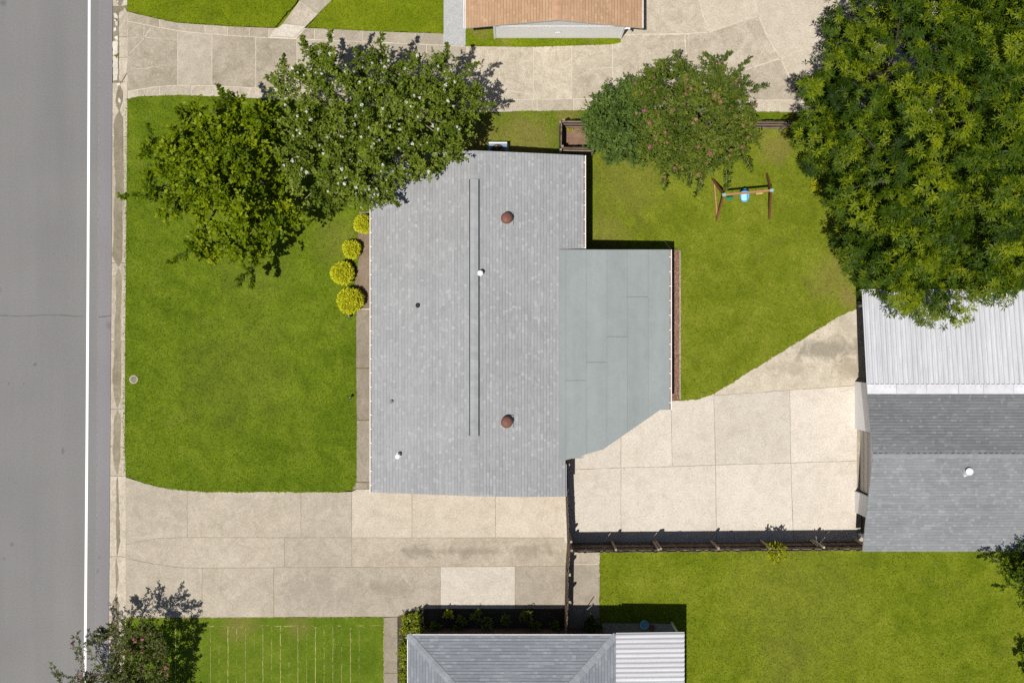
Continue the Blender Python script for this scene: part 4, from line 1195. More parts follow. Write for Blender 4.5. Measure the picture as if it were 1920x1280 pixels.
# west wall with the garage door
wxp = 641.5
def wall_piece(y0, y1, z0, z1, x=wxp, d=5.0, mat='white_paint', name='wall'):
    pts = [G(x, y0)[:2], G(x + d, y0)[:2], G(x + d, y1)[:2], G(x, y1)[:2]]
    def rz(y):
        return (gzr - (gzr - gze) * abs(y - gyr) / (gye - gyr)) - 0.1
    c = ccw(pts)
    tops = [min(z1, rz(-p[1] * PPM)) for p in c]
    return MB().prism(c, z0, tops).build(name, M[mat], ga_)
wall_piece(75, 163, -0.2, 9)
wall_piece(163, gyr, 2.25, 9); wall_piece(gyr, 280, 2.25, 9)
wall_piece(280, 319, -0.2, 9)
wall_piece(319, 362, 2.1, 9)
dr = MB().prism([G(652, 164)[:2], G(655, 164)[:2], G(655, 279)[:2], G(652, 279)[:2]], 0.08, 2.24).build('garage_door', M['beige'], ga_)
for i in range(4):
    MB().box((651.6 / PPM, -221.5 / PPM, 0.37 + i * .54), (0.02, 2.8, 0.47)).build('door_panel', M['beige'], dr)
gt = MB().prism([G(654, 320)[:2], G(657, 320)[:2], G(657, 362)[:2], G(654, 362)[:2]], 0.05, 2.1).build('side_door', M['fence_dark'], ga_)
w = MB().prism([G(wxp + 6, 358)[:2], G(gx1 - 15, 358)[:2], G(gx1 - 15, 362)[:2], G(wxp + 6, 362)[:2]], -.2, 2.4); w.build('wall', M['white_paint'], ga_)
w = MB().prism([G(wxp + 6, 77)[:2], G(gx1 - 15, 77)[:2], G(gx1 - 15, 82)[:2], G(wxp + 6, 82)[:2]], -.2, 2.7); w.build('wall', M['white_paint'], ga_)
def g_roof(px, py):
    z = 3.0
    for _ in range(8):
        y = (py - 640) * (CAM_H - z) / CAM_H
        z = gzr - (gzr - gze) * abs(y - gyr) / (gye - gyr)
    return P(px, py, z)
turbine(ga_, 1820, 884, r=0.165, mat='white_paint', zfun=g_roof, h=0.3)
p0 = g_roof(1812, 888); MB().box((p0.x, p0.y, p0.z + .02), (.3, .16, .02), 0.4).build('flashing', M['flash'], ga_)

# ---------------- lower house with hip roof
lh = empty('hip_roof_house', G(0, 760, 0), 'slate grey hip roofed house at the bottom edge', 'house')
hx = 184.6; hy0 = 520.6; hy1 = 1120.0; hz = 2.62; hs = 0.25; hzr = hz + hs * hx / PPM
c1_, c2_, c3_, c4_ = G(-hx, hy0, hz), G(hx, hy0, hz), G(hx, hy1, hz), G(-hx, hy1, hz)
r1_, r2_ = G(0, hy0 + hx, hzr), G(0, hy1 - hx, hzr)
for k, cs in enumerate(([c2_, c1_, r1_], [c1_, c4_, r2_, r1_], [c3_, c2_, r1_, r2_], [c4_, c3_, r2_])):
    slope(lh, cs, M['shingle_blue'], seed=61 + k, course=0.14, wmin=0.16, wmax=0.6, light=0.36)
for a_, b_ in ((c1_, r1_), (c2_, r1_), (c3_, r2_), (c4_, r2_)):
    cap_row(lh, a_ + Vector((0, 0, .012)), b_ + Vector((0, 0, .012)), 0.15, 0.02, M['cap_blue'], 0.27, 0.022, name='hip_cap')
cap_row(lh, r1_ + Vector((0, 0, .01)), r2_ + Vector((0, 0, .01)), 0.15, 0.15 * hs, M['cap_blue'], 0.27)
MB().prism([G(-hx + 16, hy0 + 16)[:2], G(hx - 16, hy0 + 16)[:2], G(hx - 16, hy1 - 16)[:2], G(-hx + 16, hy1 - 16)[:2]], -.2, 2.42).build('wall', M['brick_dark'], lh)
MB().bar(c1_ + Vector((0, .02, -.04)), c2_ + Vector((0, .02, -.04)), 0.03, 0.09).build('fascia', M['white_gutter'], lh)
MB().bar(c1_ + Vector((-.02, 0, -.04)), c4_ + Vector((-.02, 0, -.04)), 0.03, 0.09).build('fascia', M['white_gutter'], lh)
# white ribbed cover beside it
mx0, mx1, my0, my1 = 184.0, 306.5, 516.0, 900.0
mz0, mz1 = 2.66, 2.52
lc_ = MB().add([G(mx0 + 1, my0 + 1.5, mz0 - .02), G(mx1 - 1, my0 + 1.5, mz1 - .02), G(mx1 - 1, my1, mz1 - .02), G(mx0 + 1, my1, mz0 - .02), G(mx0 + 1, my0 + 1.5, mz0 - .12), G(mx1 - 1, my0 + 1.5, mz1 - .12), G(mx1 - 1, my1, mz1 - .12), G(mx0 + 1, my1, mz0 - .12)],
               [(0, 1, 2, 3), (7, 6, 5, 4), (0, 4, 5, 1), (1, 5, 6, 2), (2, 6, 7, 3), (3, 7, 4, 0)]).build('carport_cover', M['white_paint'], lh)
y = my0; i = 0
while y < my1 - 5:
    p0 = G(mx0, y, mz0 + .003 * (i % 2)); al = G(mx1, y, mz1) - G(mx0, y, mz0)
    ribbed(lc_, p0, Vector((0, -1, 0)), al, 0.636, 3, M['roof_metal_white2'], 0.095, 0.05, soft=True)
    y += 0.64 * PPM; i += 1
for px_, py_ in ((mx1 - 8, my0 + 10), (mx1 - 8, my0 + 150), (mx1 - 8, my0 + 290)):
    MB().box((px_ / PPM, -py_ / PPM, 1.2), (0.1, 0.1, 2.4)).build('post', M['white_paint'], lh)

# ------------------------------------------------------------------ fences
def fence(label, pts, h, side=1, name='wooden_fence', posts=2.4, seed=1, rails=(0.35, 1.05, 1.7), post_px=None):
    """pts: picture positions of the fence foot; side: which side the rails and posts stand on (+1 left of travel)"""
    W = [Vector(P(x, y)[:2]) for x, y in pts]
    root = empty(name, (*(W[0]), 0), label, 'fence')
    r = random.Random(seed); me = {}
    bw = 0.147
    for i in range(len(W) - 1):
        a, b = W[i], W[i + 1]; d = b - a; L = d.length; d.normalize(); nn = Vector((-d.y, d.x)) * side
        ang = math.atan2(d.y, d.x)
        n = max(1, math.ceil(L / (bw - 0.003))); st = L / n
        for k in range(n):
            p = a + d * (st * (k + .5))
            v = r.randrange(4)
            if v not in me:
                hh = h + (v - 1.5) * 0.018
                m = MB(); t = 0.018; x0 = bw / 2
                vs = []
                for yy in (-t / 2, t / 2):
                    vs += [(-x0, yy, 0.03), (x0, yy, 0.03), (x0, yy, hh - .04), (x0 - .035, yy, hh), (-x0 + .035, yy, hh), (-x0, yy, hh - .04)]
                fs = [(0, 1, 2, 3, 4, 5), (11, 10, 9, 8, 7, 6)] + [(q, 6 + q, 6 + (q + 1) % 6, (q + 1) % 6) for q in range(6)]
                me[v] = m.add(vs, fs).mesh('picket')
            o = link_mesh('picket', me[v], M['fence'], root, (p.x - root.location.x, p.y - root.location.y, r.uniform(-.015, .02)), ang + r.gauss(0, .02))
            o.rotation_euler = (r.gauss(0, .006), r.gauss(0, .003), ang + r.gauss(0, .03))
        off = nn * 0.035
        for z in rails:
            if z < h - 0.05:
                MB().bar((a.x + off.x, a.y + off.y, z), (b.x + off.x, b.y + off.y, z + r.uniform(-.02, .02)), 0.045, 0.09).build('rail', M['fence_rail'], root)
        if post_px:
            ps = [Vector(P(x, y)[:2]) for x, y in post_px]
            if i: ps = []
        else:
            k = max(1, int(round(L / posts))); ps = [a + d * (L * q / k) for q in range(k + 1)]
        for p in ps:
            q = p + nn * (0.105 if not post_px else 0.11)
            MB().bar((q.x, q.y, -0.2), (q.x + r.gauss(0, .015), q.y + r.gauss(0, .015), h + r.uniform(-.1, .03)), 0.09, 0.09).build('post', M['fence_post'], root)
    return root

fence('brown wooden fence running from the house corner down to the hip roofed house', [(1058, 862), (1063, 1000), (1063.5, 1016), (1060.5, 1060), (1059.5, 1110), (1057.5, 1190)], 1.95, side=1, seed=71)
fence('long brown wooden fence along the lower edge of the patio', [(1066, 1018.5), (1250, 1017), (1430, 1015.5), (1607, 1014)], 2.12, side=1, seed=72,
      post_px=[(1068, 1018), (1146, 1018), (1223, 1017.2), (1228, 1017.2), (1330, 1016.5), (1424, 1015.5), (1520, 1014.8), (1600, 1014)], rails=(0.3, 1.15, 1.95))
fence('low brown fence enclosing the mulched corner and running under the trees', [(1048, 286), (1048.5, 239.5), (1250, 240), (1460, 241), (1640, 242)], 1.6, side=-1, seed=73, rails=(0.3, 0.9, 1.45))
fence('short fence panel between the house corner and the mulched corner', [(1049, 287.5), (1108, 288.5)], 1.6, side=-1, seed=74, rails=(0.3, 0.9, 1.45))

# ------------------------------------------------------------------ swing set
sw_ = empty('swing_set', P(1395, 370), 'reddish wooden swing set with two A-frames on the back lawn', 'swing set')
ZA = 1.95
la, ra = P(1357, 366, ZA), P(1446, 357.5, ZA)
lf1, lf2 = P(1335, 334, 0.05), P(1343, 414, 0.05); rf1, rf2 = P(1437.5, 325, 0.05), P(1442.5, 411, 0.05)
for a_, b_ in ((la, lf1), (la, lf2), (ra, rf1), (ra, rf2)):
    MB().bar(a_ + Vector((0, 0, -.02)), b_, 0.085, 0.085).build('leg', M['swing_wood'], sw_)
br1 = la + (lf1 - la) * .82; br2 = la + (lf2 - la) * .88
MB().bar(br1, br2, 0.06, 0.09).build('cross_brace', M['swing_light'], sw_)
br1 = ra + (rf1 - ra) * .5; br2 = ra + (rf2 - ra) * .5
MB().bar(br1, br2, 0.05, 0.08).build('cross_brace', M['swing_wood'], sw_)
MB().bar(la + Vector((-.05, 0, .06)), ra + Vector((.05, 0, .06)), 0.085, 0.1).build('top_beam', M['swing_light'], sw_)
for p in (la, ra):
    MB().box((p.x, p.y, p.z + .115), (.17, .12, .012)).box((p.x, p.y, p.z + .06), (.12, .14, .1)).build('bracket', M['bracket'], sw_)
def hang(px, py, zseat, half, mat, name):
    b = la + (ra - la) * ((px - 1357) / 89.0); seat = P(px, py, zseat)
    return b, seat
b, s = hang(1394, 368, 0.62, .2, 'blue', 'bucket')
bs = MB()
prof = []
n = 16
for i, (rr, z) in enumerate(((0.16, 0.0), (0.22, 0.06), (0.255, 0.22), (0.27, 0.24), (0.24, 0.235), (0.19, 0.07), (0.12, 0.045))):
    for k in range(n):
        t = 2 * math.pi * k / n
        hb = 0.16 * max(0, math.sin(t)) if i in (2, 3, 4) else 0
        bs.v.append((s.x + rr * 0.82 * math.cos(t), s.y + rr * 1.12 * math.sin(t), s.z + z + hb))
for i in range(6):
    for k in range(n):
        bs.f.append((i * n + k, i * n + (k + 1) % n, (i + 1) * n + (k + 1) % n, (i + 1) * n + k)); bs.t.append(.5)
bs.f.append(tuple(6 * n + k for k in range(n))); bs.t.append(.5); bs.f.append(tuple(range(n - 1, -1, -1))); bs.t.append(.5)
bk = bs.build('bucket_seat', M['blue'], sw_, smooth=True)
MB().box((s.x, s.y - .03, s.z + .1), (.24, .36, .05)).build('seat_pad', M['blue_pale'], bk)
for dx in (-.17, .17):
    for dy in (-.2, .2):
        MB().tube((s.x + dx, s.y + dy, s.z + .24), (b.x + dx * .9, b.y, b.z), 0.008, n=5).build('rope', M['rope'], sw_)
b, s = hang(1368, 372.5, 0.45, .2, 'green_plastic', 'green_seat')
MB().box((s.x, s.y, s.z), (.32, .15, .03), .1).build('swing_seat', M['green_plastic'], sw_)
for dx in (-.15, .15): MB().tube((s.x + dx, s.y, s.z), (b.x + dx, b.y, b.z), 0.008, n=5).build('rope', M['rope'], sw_)
b, s = hang(1424, 362.5, 0.45, .2, 'yellow_wood', 'wood_seat')
MB().box((s.x, s.y, s.z), (.34, .09, .04), .1).build('swing_seat', M['yellow_wood'], sw_)
for dx in (-.15, .15): MB().tube((s.x + dx, s.y, s.z), (b.x + dx, b.y, b.z), 0.008, n=5).build('rope', M['rope'], sw_)

# ------------------------------------------------------------------ air conditioner, lights, lid, small things
ac = empty('air_conditioner', G(-26, -348, 0), 'square air conditioning unit tucked against the top wall of the house', 'air conditioner')
ax_, ay_ = -26 / PPM, 350 / PPM; S = .84; Hh = .74
MB().box((ax_, ay_, .05), (1.0, 1.0, .1)).build('pad', M['conc_mid'], ac)
m = MB().box((ax_, ay_, .1 + Hh / 2), (S, S, Hh - .02)); m.build('cabinet', M['ac_body'], ac)
tp = MB()
n = 24; rr = .33
sq = [(ax_ + S / 2 * x / max(abs(x), abs(y)), ay_ + S / 2 * y / max(abs(x), abs(y))) for x, y in ((math.cos(2 * math.pi * (k + .5) / n), math.sin(2 * math.pi * (k + .5) / n)) for k in range(n))]
ci = [(ax_ + rr * math.cos(2 * math.pi * (k + .5) / n), ay_ + rr * math.sin(2 * math.pi * (k + .5) / n)) for k in range(n)]
zt = .1 + Hh
tp.add([(x, y, zt) for x, y in sq] + [(x, y, zt + .02) for x, y in ci] + [(x, y, zt - .008) for x, y in ci], [(k, (k + 1) % n, n + (k + 1) % n, n + k) for k in range(n)] + [(n + k, n + (k + 1) % n, 2 * n + (k + 1) % n, 2 * n + k) for k in range(n)])
top = tp.build('top_panel', M['ac_top'], ac)
MB().lathe((ax_, ay_, zt - .006), [(rr, 0), (rr, .001)], 24).build('fan_well', M['black'], ac)
for k in range(4):
    t = k * math.pi / 2 + .4
    c, s_ = math.cos(t), math.sin(t)
    MB().add([(ax_ + .05 * c, ay_ + .05 * s_, zt), (ax_ + .3 * c - .07 * s_, ay_ + .3 * s_ + .07 * c, zt + .004), (ax_ + .3 * c + .09 * s_, ay_ + .3 * s_ - .09 * c, zt + .012)], [(0, 1, 2)]).build('fan_blade', M['terracotta'], ac)
for rr2 in (.1, .2, .3):
    m = MB(); pts = [Vector((ax_ + rr2 * math.cos(t * math.pi / 9), ay_ + rr2 * math.sin(t * math.pi / 9), zt + .022)) for t in range(18)]
    for i in range(18): m.tube(pts[i], pts[(i + 1) % 18], .006, n=4, cap=False)
    m.build('grille_ring', M['black'], ac)
MB().bar((ax_ - S / 2, ay_ + S / 2 - .03, zt + .02), (ax_ + S / 2, ay_ + S / 2 - .03, zt + .02), .06, .04).build('sunlit_edge_strip', M['white_paint'], ac)  # sunlit north edge of the top, put in as a white strip

for (px_, py_, lab) in ((657, 594, 'small black garden light below the largest yellow shrub'), (659, 744, 'small black garden light beside the front path')):
    p = P(px_, py_)
    r_ = empty('garden_light', (p.x, p.y, .08), lab, 'garden light', 'garden lights')
    MB().tube((p.x, p.y, .05), (p.x, p.y, .36), .012).build('stake', M['black'], r_)
    MB().lathe((p.x, p.y, .34), [(.035, 0), (.05, .02), (.05, .09), (.075, .1), (.07, .12), (.03, .14)], 12).build('lamp_head', M['black'], r_)
    MB().box((p.x, p.y, .485), (.06, .06, .008)).build('solar_panel', M['grey_pipe'], r_)
p = P(252, 711)
lid = empty('meter_cover', (p.x, p.y, 0), 'round grey utility cover set in the front lawn', 'utility cover')
MB().lathe((p.x, p.y, .0), [(.20, 0), (.20, .11), (.15, .112), (.15, .1)], 22).build('ring', M['conc_kerb'], lid)
MB().lathe((p.x, p.y, .0), [(.148, 0), (.148, .105), (.02, .108)], 22).build('lid', M['lid'], lid)
p = P(1208, 1170, .4)
bt = empty('plastic_tub', (p.x, p.y, .12), 'small blue plastic tub in the shade behind the white ribbed roof', 'tub')
MB().lathe((p.x, p.y, .12), [(.14, 0), (.2, .32), (.21, .34), (.19, .33), (.14, .1)], 16).build('tub_body', M['blue_pale'], bt)
MB().tube((p.x - .2, p.y, .45), (p.x, p.y + .05, .56), .012, n=5).tube((p.x, p.y + .05, .56), (p.x + .2, p.y, .45), .012, n=5).build('handle', M['blue'], bt)
p = P(1221, 1175, .2)
fp = empty('flower_pot', (p.x, p.y, .12), 'small terracotta flower pot next to the blue tub', 'flower pot')
MB().lathe((p.x, p.y, .12), [(.09, 0), (.14, .2), (.15, .2), (.15, .24), (.12, .24), (.11, .18)], 14).build('pot', M['terracotta'], fp)
MB().lathe((p.x, p.y, .28), [(.115, 0), (.10, .015)], 12).build('soil', M['soil_dark'], fp)
o = MB().tube(P(1093, 1149, .15), P(1110, 1134, .9), .02).build('garden_pole', M['galv'])
tag(o, 'pale garden pole leaning in the shade beside the lower fence', 'pole')
o = MB().tube(P(1533, 1024, 1.3), P(1530, 1005, .9), .018).tube(P(1533, 1024, 1.3), P(1547, 1007, .9), .018).tube(P(1533, 1024, 1.3), P(1519, 1012, .9), .015).tube(P(1533, 1024, 1.3), P(1535, 1016, 0.1), .02).build('drying_rack', M['galv'])
tag(o, 'grey three armed metal stand against the long fence', 'stand')

# ------------------------------------------------------------------ trees and shrubs
def leaf_quads(c, d, nrm, L, W, droop=0.12):
    """diamond leaves: base c, axis d, normal nrm"""
    s = np.cross(d, nrm); s /= (np.linalg.norm(s, axis=1, keepdims=True) + 1e-9)
    n = len(c); v = np.empty((n, 4, 3))
    L = L[:, None]; W = W[:, None]
    mid = c + d * L * 0.48
    v[:, 0] = c; v[:, 1] = mid + s * W * .5 + nrm * W * .12; v[:, 2] = c + d * L - np.array([0, 0, 1]) * L * droop; v[:, 3] = mid - s * W * .5 + nrm * W * .12
    return v

def unit(v): return v / (np.linalg.norm(v, axis=1, keepdims=True) + 1e-9)

def px_world(px, py, z):
    s = (CAM_H - z) / CAM_H / PPM
    return np.stack([(px - 960) * s, (640 - py) * s, z], 1)

def tree(name, label, cat, outline, base_px, z_edge, z_top, n_clump, rc, style, leaf, mat, seed, bark='bark', trunk_r=0.16, flowers=None, group=None, per=1.0, sprays=(), lower=0.35, shade=0.0, updir=0.55, stems=1, limb_frac=1.0, edge_pow=0.55, zjit=.15):
    rg = np.random.default_rng(seed); r = random.Random(seed)
    bx = P(*base_px)
    root = empty(name, (bx.x, bx.y, 0.08), label, cat, group)
    # clump centres inside the outline, spread by best-candidate picking
    ox, oy = sample_poly(outline, n_clump * 6, rg)
    de = edge_dist(ox, oy, outline)
    keep = []
    minpx = math.sqrt(abs(area2(outline)) / 2 / n_clump) * 0.72
    for i in range(len(ox)):
        if de[i] < rc * PPM * 0.55: continue
        if all((ox[i] - ox[j]) ** 2 + (oy[i] - oy[j]) ** 2 > minpx * minpx for j in keep[-4000:]): keep.append(i)
        if len(keep) >= n_clump: break
    keep = np.array(keep)
    cx, cy, cd = ox[keep], oy[keep], de[keep]
    dm = max(cd.max(), 1)
    z = z_edge + (z_top - z_edge) * (cd / dm) ** edge_pow + rg.normal(0, (z_top - z_edge) * zjit, len(cx))
    C = px_world(cx, cy, z)
    # a lower layer that fills the inside of the crown
    nl = int(len(C) * lower)
    if nl:
        idx = rg.choice(len(C), nl)
        C2 = C[idx] + rg.normal(0, rc * (.9 if style == 'rosette' else .6), (nl, 3)) - np.array([0, 0, 1]) * rg.uniform(0.9, 1.8, (nl, 1)) * rc * (2.9 if style == 'rosette' else 1.3)
        C2[:, 2] = np.maximum(C2[:, 2], 0.9)
        k_ = CAM_H / (CAM_H - C2[:, 2]) * PPM          # keep the fill under the crown as seen from above
        sx_, sy_ = 960 + C2[:, 0] * k_, 640 - C2[:, 1] * k_
        ok_ = in_poly(sx_, sy_, outline) & (edge_dist(sx_, sy_, outline) > rc * PPM * .45)
        C2 = C2[ok_]; nl = len(C2)
        C_all = np.concatenate([C, C2])
    else: C_all = C
    new_sp = []
    for (sx, sy, sz, tx, ty, tz_) in sprays:      # a long shoot leaves the nearest clump
        e = P(tx, ty, tz_); q = C[np.argmin(((C - np.array(P(sx, sy, sz))) ** 2).sum(1))]
        new_sp.append((Vector(q), e))
    sprays = new_sp
    cl_r = rc * rg.uniform(0.7, 1.25, len(C_all))
    cl_t = rg.normal(0, 0.11, len(C_all))
    if nl: cl_t[len(C):] -= 0.12  # inner leaves tinted darker: shade inside the crown put into their colour
    lm, lsd, wid = leaf          # length, spread, width
    V = []; T = []; tips = []
    if style == 'rosette':
        k = int(7 * per)
        n = len(C_all) * k
        ci = np.repeat(np.arange(len(C_all)), k)
        d = unit(rg.normal(0, 1, (n, 3)) + np.array([0, 0, 0.75])); d[:, 2] = np.abs(d[:, 2]) * 1.0 + 0.05; d = unit(d)
        pos = C_all[ci] + d * (cl_r[ci] * rg.uniform(0.7, 1.08, n))[:, None] * np.array([1, 1, .8])
        axis = unit(d + np.array([0, 0, updir]) + rg.normal(0, .15, (n, 3)))
        ml = 11
        t_r = cl_t[ci] * 1.3 + rg.normal(0, .15, n) + 0.16 * (d[:, 2] - .45)  # upward rosettes tinted lighter: light from above put into leaf colour
        u = unit(np.cross(axis, rg.normal(0, 1, (n, 3)))); w2 = np.cross(axis, u)
        for q in range(ml):
            th = 2 * np.pi * (q * 0.382) + rg.uniform(0, .5, n)
            tilt = np.clip(rg.normal(0.28 + 0.55 * (q / ml), .15, n), 0.02, 1.3)
            rad = u * np.cos(th)[:, None] + w2 * np.sin(th)[:, None]
            ld_ = unit(rad * np.cos(0.9 - tilt)[:, None] + axis * np.sin(0.9 - tilt)[:, None])
            nr = unit(axis - ld_ * np.sum(axis * ld_, 1, keepdims=True) + rg.normal(0, .12, (n, 3)))
            L = lm * rg.uniform(1 - lsd, 1 + lsd, n) * (1.0 - 0.25 * (ml - q) / ml)
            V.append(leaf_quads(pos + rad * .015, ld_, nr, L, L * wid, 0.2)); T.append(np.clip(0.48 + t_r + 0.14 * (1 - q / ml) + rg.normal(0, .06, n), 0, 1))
        tips = pos
    else:
        k = int(16 * per)
        n = len(C_all) * k
        ci = np.repeat(np.arange(len(C_all)), k)
        d = unit(rg.normal(0, 1, (n, 3)) + np.array([0, 0, updir])); 
        ln = cl_r[ci] * rg.uniform(0.65, 1.25, n)
        b0 = C_all[ci] + rg.normal(0, .12 * rc, (n, 3))
        if len(sprays):
            A_ = np.array([list(q[0]) for q in sprays]); B_ = np.array([list(q[1]) for q in sprays])
            m_ = 9
            for jj in range(m_):
                b0 = np.concatenate([b0, A_ + (B_ - A_) * (.25 + .7 * jj / m_)]); dd = unit(unit(B_ - A_) + rg.normal(0, .45, A_.shape)); d = np.concatenate([d, dd])
                ln = np.concatenate([ln, np.full(len(A_), .34 - .018 * jj)]); ci = np.concatenate([ci, np.zeros(len(A_), int)])
            n = len(b0)
        ml = 13
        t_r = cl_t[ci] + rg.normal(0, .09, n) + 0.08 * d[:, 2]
        for q in range(ml):
            f = (q + rg.uniform(0.2, .9, n)) / ml
            p = b0 + d * (ln * (0.18 + 0.82 * f))[:, None] - np.array([0, 0, 1]) * (0.10 * ln * f * f)[:, None]
            pr = unit(np.cross(d, rg.normal(0, 1, (n, 3))))
            ld_ = unit(pr * 1.0 + d * 0.65 + np.array([0, 0, .12]))
            nr = unit(np.cross(np.cross(ld_, d + 1e-3), ld_) * .6 + np.array([0, 0, 1.5]) + rg.normal(0, .42, (n, 3)))
            L = lm * rg.uniform(1 - lsd, 1 + lsd, n)
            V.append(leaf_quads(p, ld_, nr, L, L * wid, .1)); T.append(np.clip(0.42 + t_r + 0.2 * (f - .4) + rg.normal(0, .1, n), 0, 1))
        tips = b0 + d * ln[:, None]
    V = np.concatenate(V); T = np.concatenate(T)
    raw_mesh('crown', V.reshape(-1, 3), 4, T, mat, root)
    # trunk and limbs
    top = C[np.argsort(-C[:, 2])[:max(3, len(C) // 6)]].mean(0)
    base = Vector((bx.x, bx.y, 0.0))
    fz = z_edge * 0.42
    tr = MB(); forks = []
    for s_i in range(stems):
        o2 = Vector((r.uniform(-.25, .25), r.uniform(-.25, .25), 0)) if stems > 1 else Vector((0, 0, 0))
        b_ = base + o2 * .7
        lean = Vector((top[0] - base.x, top[1] - base.y, 0)) * 0.18 + o2 * 1.5
        f1 = b_ + lean * .5 + Vector((0, 0, fz * .55)); f2 = b_ + lean + Vector((0, 0, fz))
        tr.tube(b_ + Vector((0, 0, -.1)), b_ + Vector((0, 0, .12)), trunk_r * 1.5, trunk_r * 1.08, 9).tube(b_ + Vector((0, 0, .11)), f1, trunk_r * 1.08, trunk_r * .92, 9).tube(f1, f2, trunk_r * .92, trunk_r * .75, 9)
        forks.append(f2)
    tr.build('trunk', M[bark], root, smooth=True)
    # main limbs to sectors, then twigs to clumps
    lb = MB()
    ang = np.arctan2(C[:, 1] - base.y, C[:, 0] - base.x); ns = 7
    for s_i in range(ns):
        m_ = np.where((ang >= -np.pi + s_i * 2 * np.pi / ns) & (ang < -np.pi + (s_i + 1) * 2 * np.pi / ns))[0]
        if len(m_) == 0: continue
        f = forks[s_i % len(forks)]
        g_ = Vector(C[m_].mean(0)) - Vector((0, 0, rc * 1.6)); g_.z = max(g_.z, f.z + .2)
        mid = f + (g_ - f) * .5 + Vector((r.uniform(-.2, .2), r.uniform(-.2, .2), .25))
        lb.tube(f - Vector((0, 0, .05)), mid, trunk_r * .6, trunk_r * .42, 6, False).tube(mid, g_, trunk_r * .42, trunk_r * .3, 6, False)
        for q in m_:
            if r.random() > limb_frac: continue
            c_ = Vector(C[q]); k_ = mid + (g_ - mid) * r.uniform(.3, 1.0)
            md = k_ + (c_ - k_) * .55 + Vector((r.uniform(-.15, .15), r.uniform(-.15, .15), -.12))
            lb.tube(k_, md, trunk_r * .22, trunk_r * .13, 5, False).tube(md, c_, trunk_r * .13, .012, 5, False)
    for (qa, qb) in sprays:
        lb.tube(qa, qb, .018, .005, 4, False)
    lb.build('branches', M[bark], root, smooth=True)
    if flowers:
        nf, fm, fr, blooms = flowers
        vis = np.where(tips[:, 2] > np.percentile(tips[:, 2], 45))[0]
        pick = rg.choice(vis, nf, replace=False)
        ms = []
        for v_ in range(4):
            k = 26
            a = unit(rg.normal(0, 1, (k, 3))); pc = a * (fr * rg.uniform(.4, 1.0, k))[:, None] * np.array([.8, .8, 1.25])
            nn = unit(a + np.array([0, 0, .4])); dd = unit(np.cross(nn, rg.normal(0, 1, (k, 3))))
            L = np.full(k, fr * .62)
            qv = leaf_quads(pc - dd * fr * .3, dd, nn, L, L * .95, 0.0).reshape(-1, 3)
            me = bpy.data.meshes.new('flower_cluster'); me.from_pydata(qv.tolist(), [], [tuple(range(4 * i, 4 * i + 4)) for i in range(k)])
            at = me.attributes.new('tint', 'FLOAT', 'FACE'); at.data.foreach_set('value', rg.uniform(0, 1, k).astype(np.float32)); me.update(); ms.append(me)
            me.materials.append(blooms[v_ % len(blooms)])
        for j, q in enumerate(pick):
            p = Vector(tips[q]) + Vector((0, 0, .03)) - root.location
            o = link_mesh('flower_cluster', ms[j % 4], None, root, p, r.uniform(0, 6))
            s_ = r.choice([.6, .8, 1.0, 1.0, 1.3]); o.scale = (s_, s_, s_)
    return root

M['leaf_bright'] = m_leaf('leaf_bright_green', (0.038, 0.068, 0.001), (0.130, 0.190, 0.003), (0.32, 0.36, 0.010), 0.3)
M['leaf_olive'] = m_leaf('leaf_olive_green', (0.042, 0.068, 0.006), (0.125, 0.176, 0.015), (0.27, 0.315, 0.05), 0.3)
M['leaf_bluegreen'] = m_leaf('leaf_blue_green', (0.032, 0.060, 0.010), (0.088, 0.145, 0.026), (0.170, 0.228, 0.048), 0.25)
M['leaf_myrtle'] = m_leaf('leaf_myrtle', (0.040, 0.066, 0.008), (0.112, 0.155, 0.019), (0.225, 0.255, 0.036), 0.28)
M['leaf_dark'] = m_leaf('leaf_deep_green', (0.010, 0.024, 0.001), (0.038, 0.072, 0.002), (0.175, 0.210, 0.004), 0.12, 0.5)
M['leaf_bronze'] = m_leaf('leaf_bronze_green', (0.030, 0.038, 0.010), (0.082, 0.102, 0.022), (0.175, 0.195, 0.040), 0.28)
M['leaf_yellow'] = m_leaf('leaf_golden', (0.40, 0.41, 0.01), (0.64, 0.65, 0.025), (0.78, 0.76, 0.07), 0.3, 0.7)
M['leaf_lime'] = m_leaf('leaf_lime', (0.14, 0.17, 0.004), (0.34, 0.37, 0.010), (0.58, 0.54, 0.025), 0.35)
M['leaf_hedge'] = m_leaf('leaf_hedge', (0.09, 0.13, 0.006), (0.23, 0.28, 0.016), (0.42, 0.43, 0.045), 0.3)
M['leaf_shadeplant'] = m_leaf('leaf_shade_plant', (0.05, 0.09, 0.008), (0.13, 0.19, 0.02), (0.26, 0.31, 0.04), 0.3)

tree('bright_tree', 'bright green leafy tree on the front lawn nearest the road', 'tree',
     [(292, 255), (335, 232), (350, 196), (400, 205), (440, 190), (500, 178), (525, 220), (545, 300), (560, 380), (580, 418), (545, 440), (520, 470), (500, 490), (470, 512), (440, 520), (410, 490), (370, 480), (322, 468), (308, 440), (330, 420), (292, 408), (272, 370), (262, 335), (270, 300)],
     (440, 350), 2.4, 5.8, 66, 0.52, 'shoot', (0.155, .4, .62), M['leaf_bright'], 101, lower=.35, per=1.5, trunk_r=.15, stems=2,
     sprays=[(270, 368, 3, 222, 366, 3.0), (410, 210, 4, 410, 158, 4.2), (405, 200, 4, 432, 172, 4.2), (290, 300, 3, 262, 290, 3), (340, 235, 3.5, 332, 205, 3.6), (470, 505, 3, 468, 540, 2.9), (440, 510, 3, 445, 535, 3), (320, 465, 3, 312, 490, 2.8), (300, 260, 3, 280, 232, 3.2)])
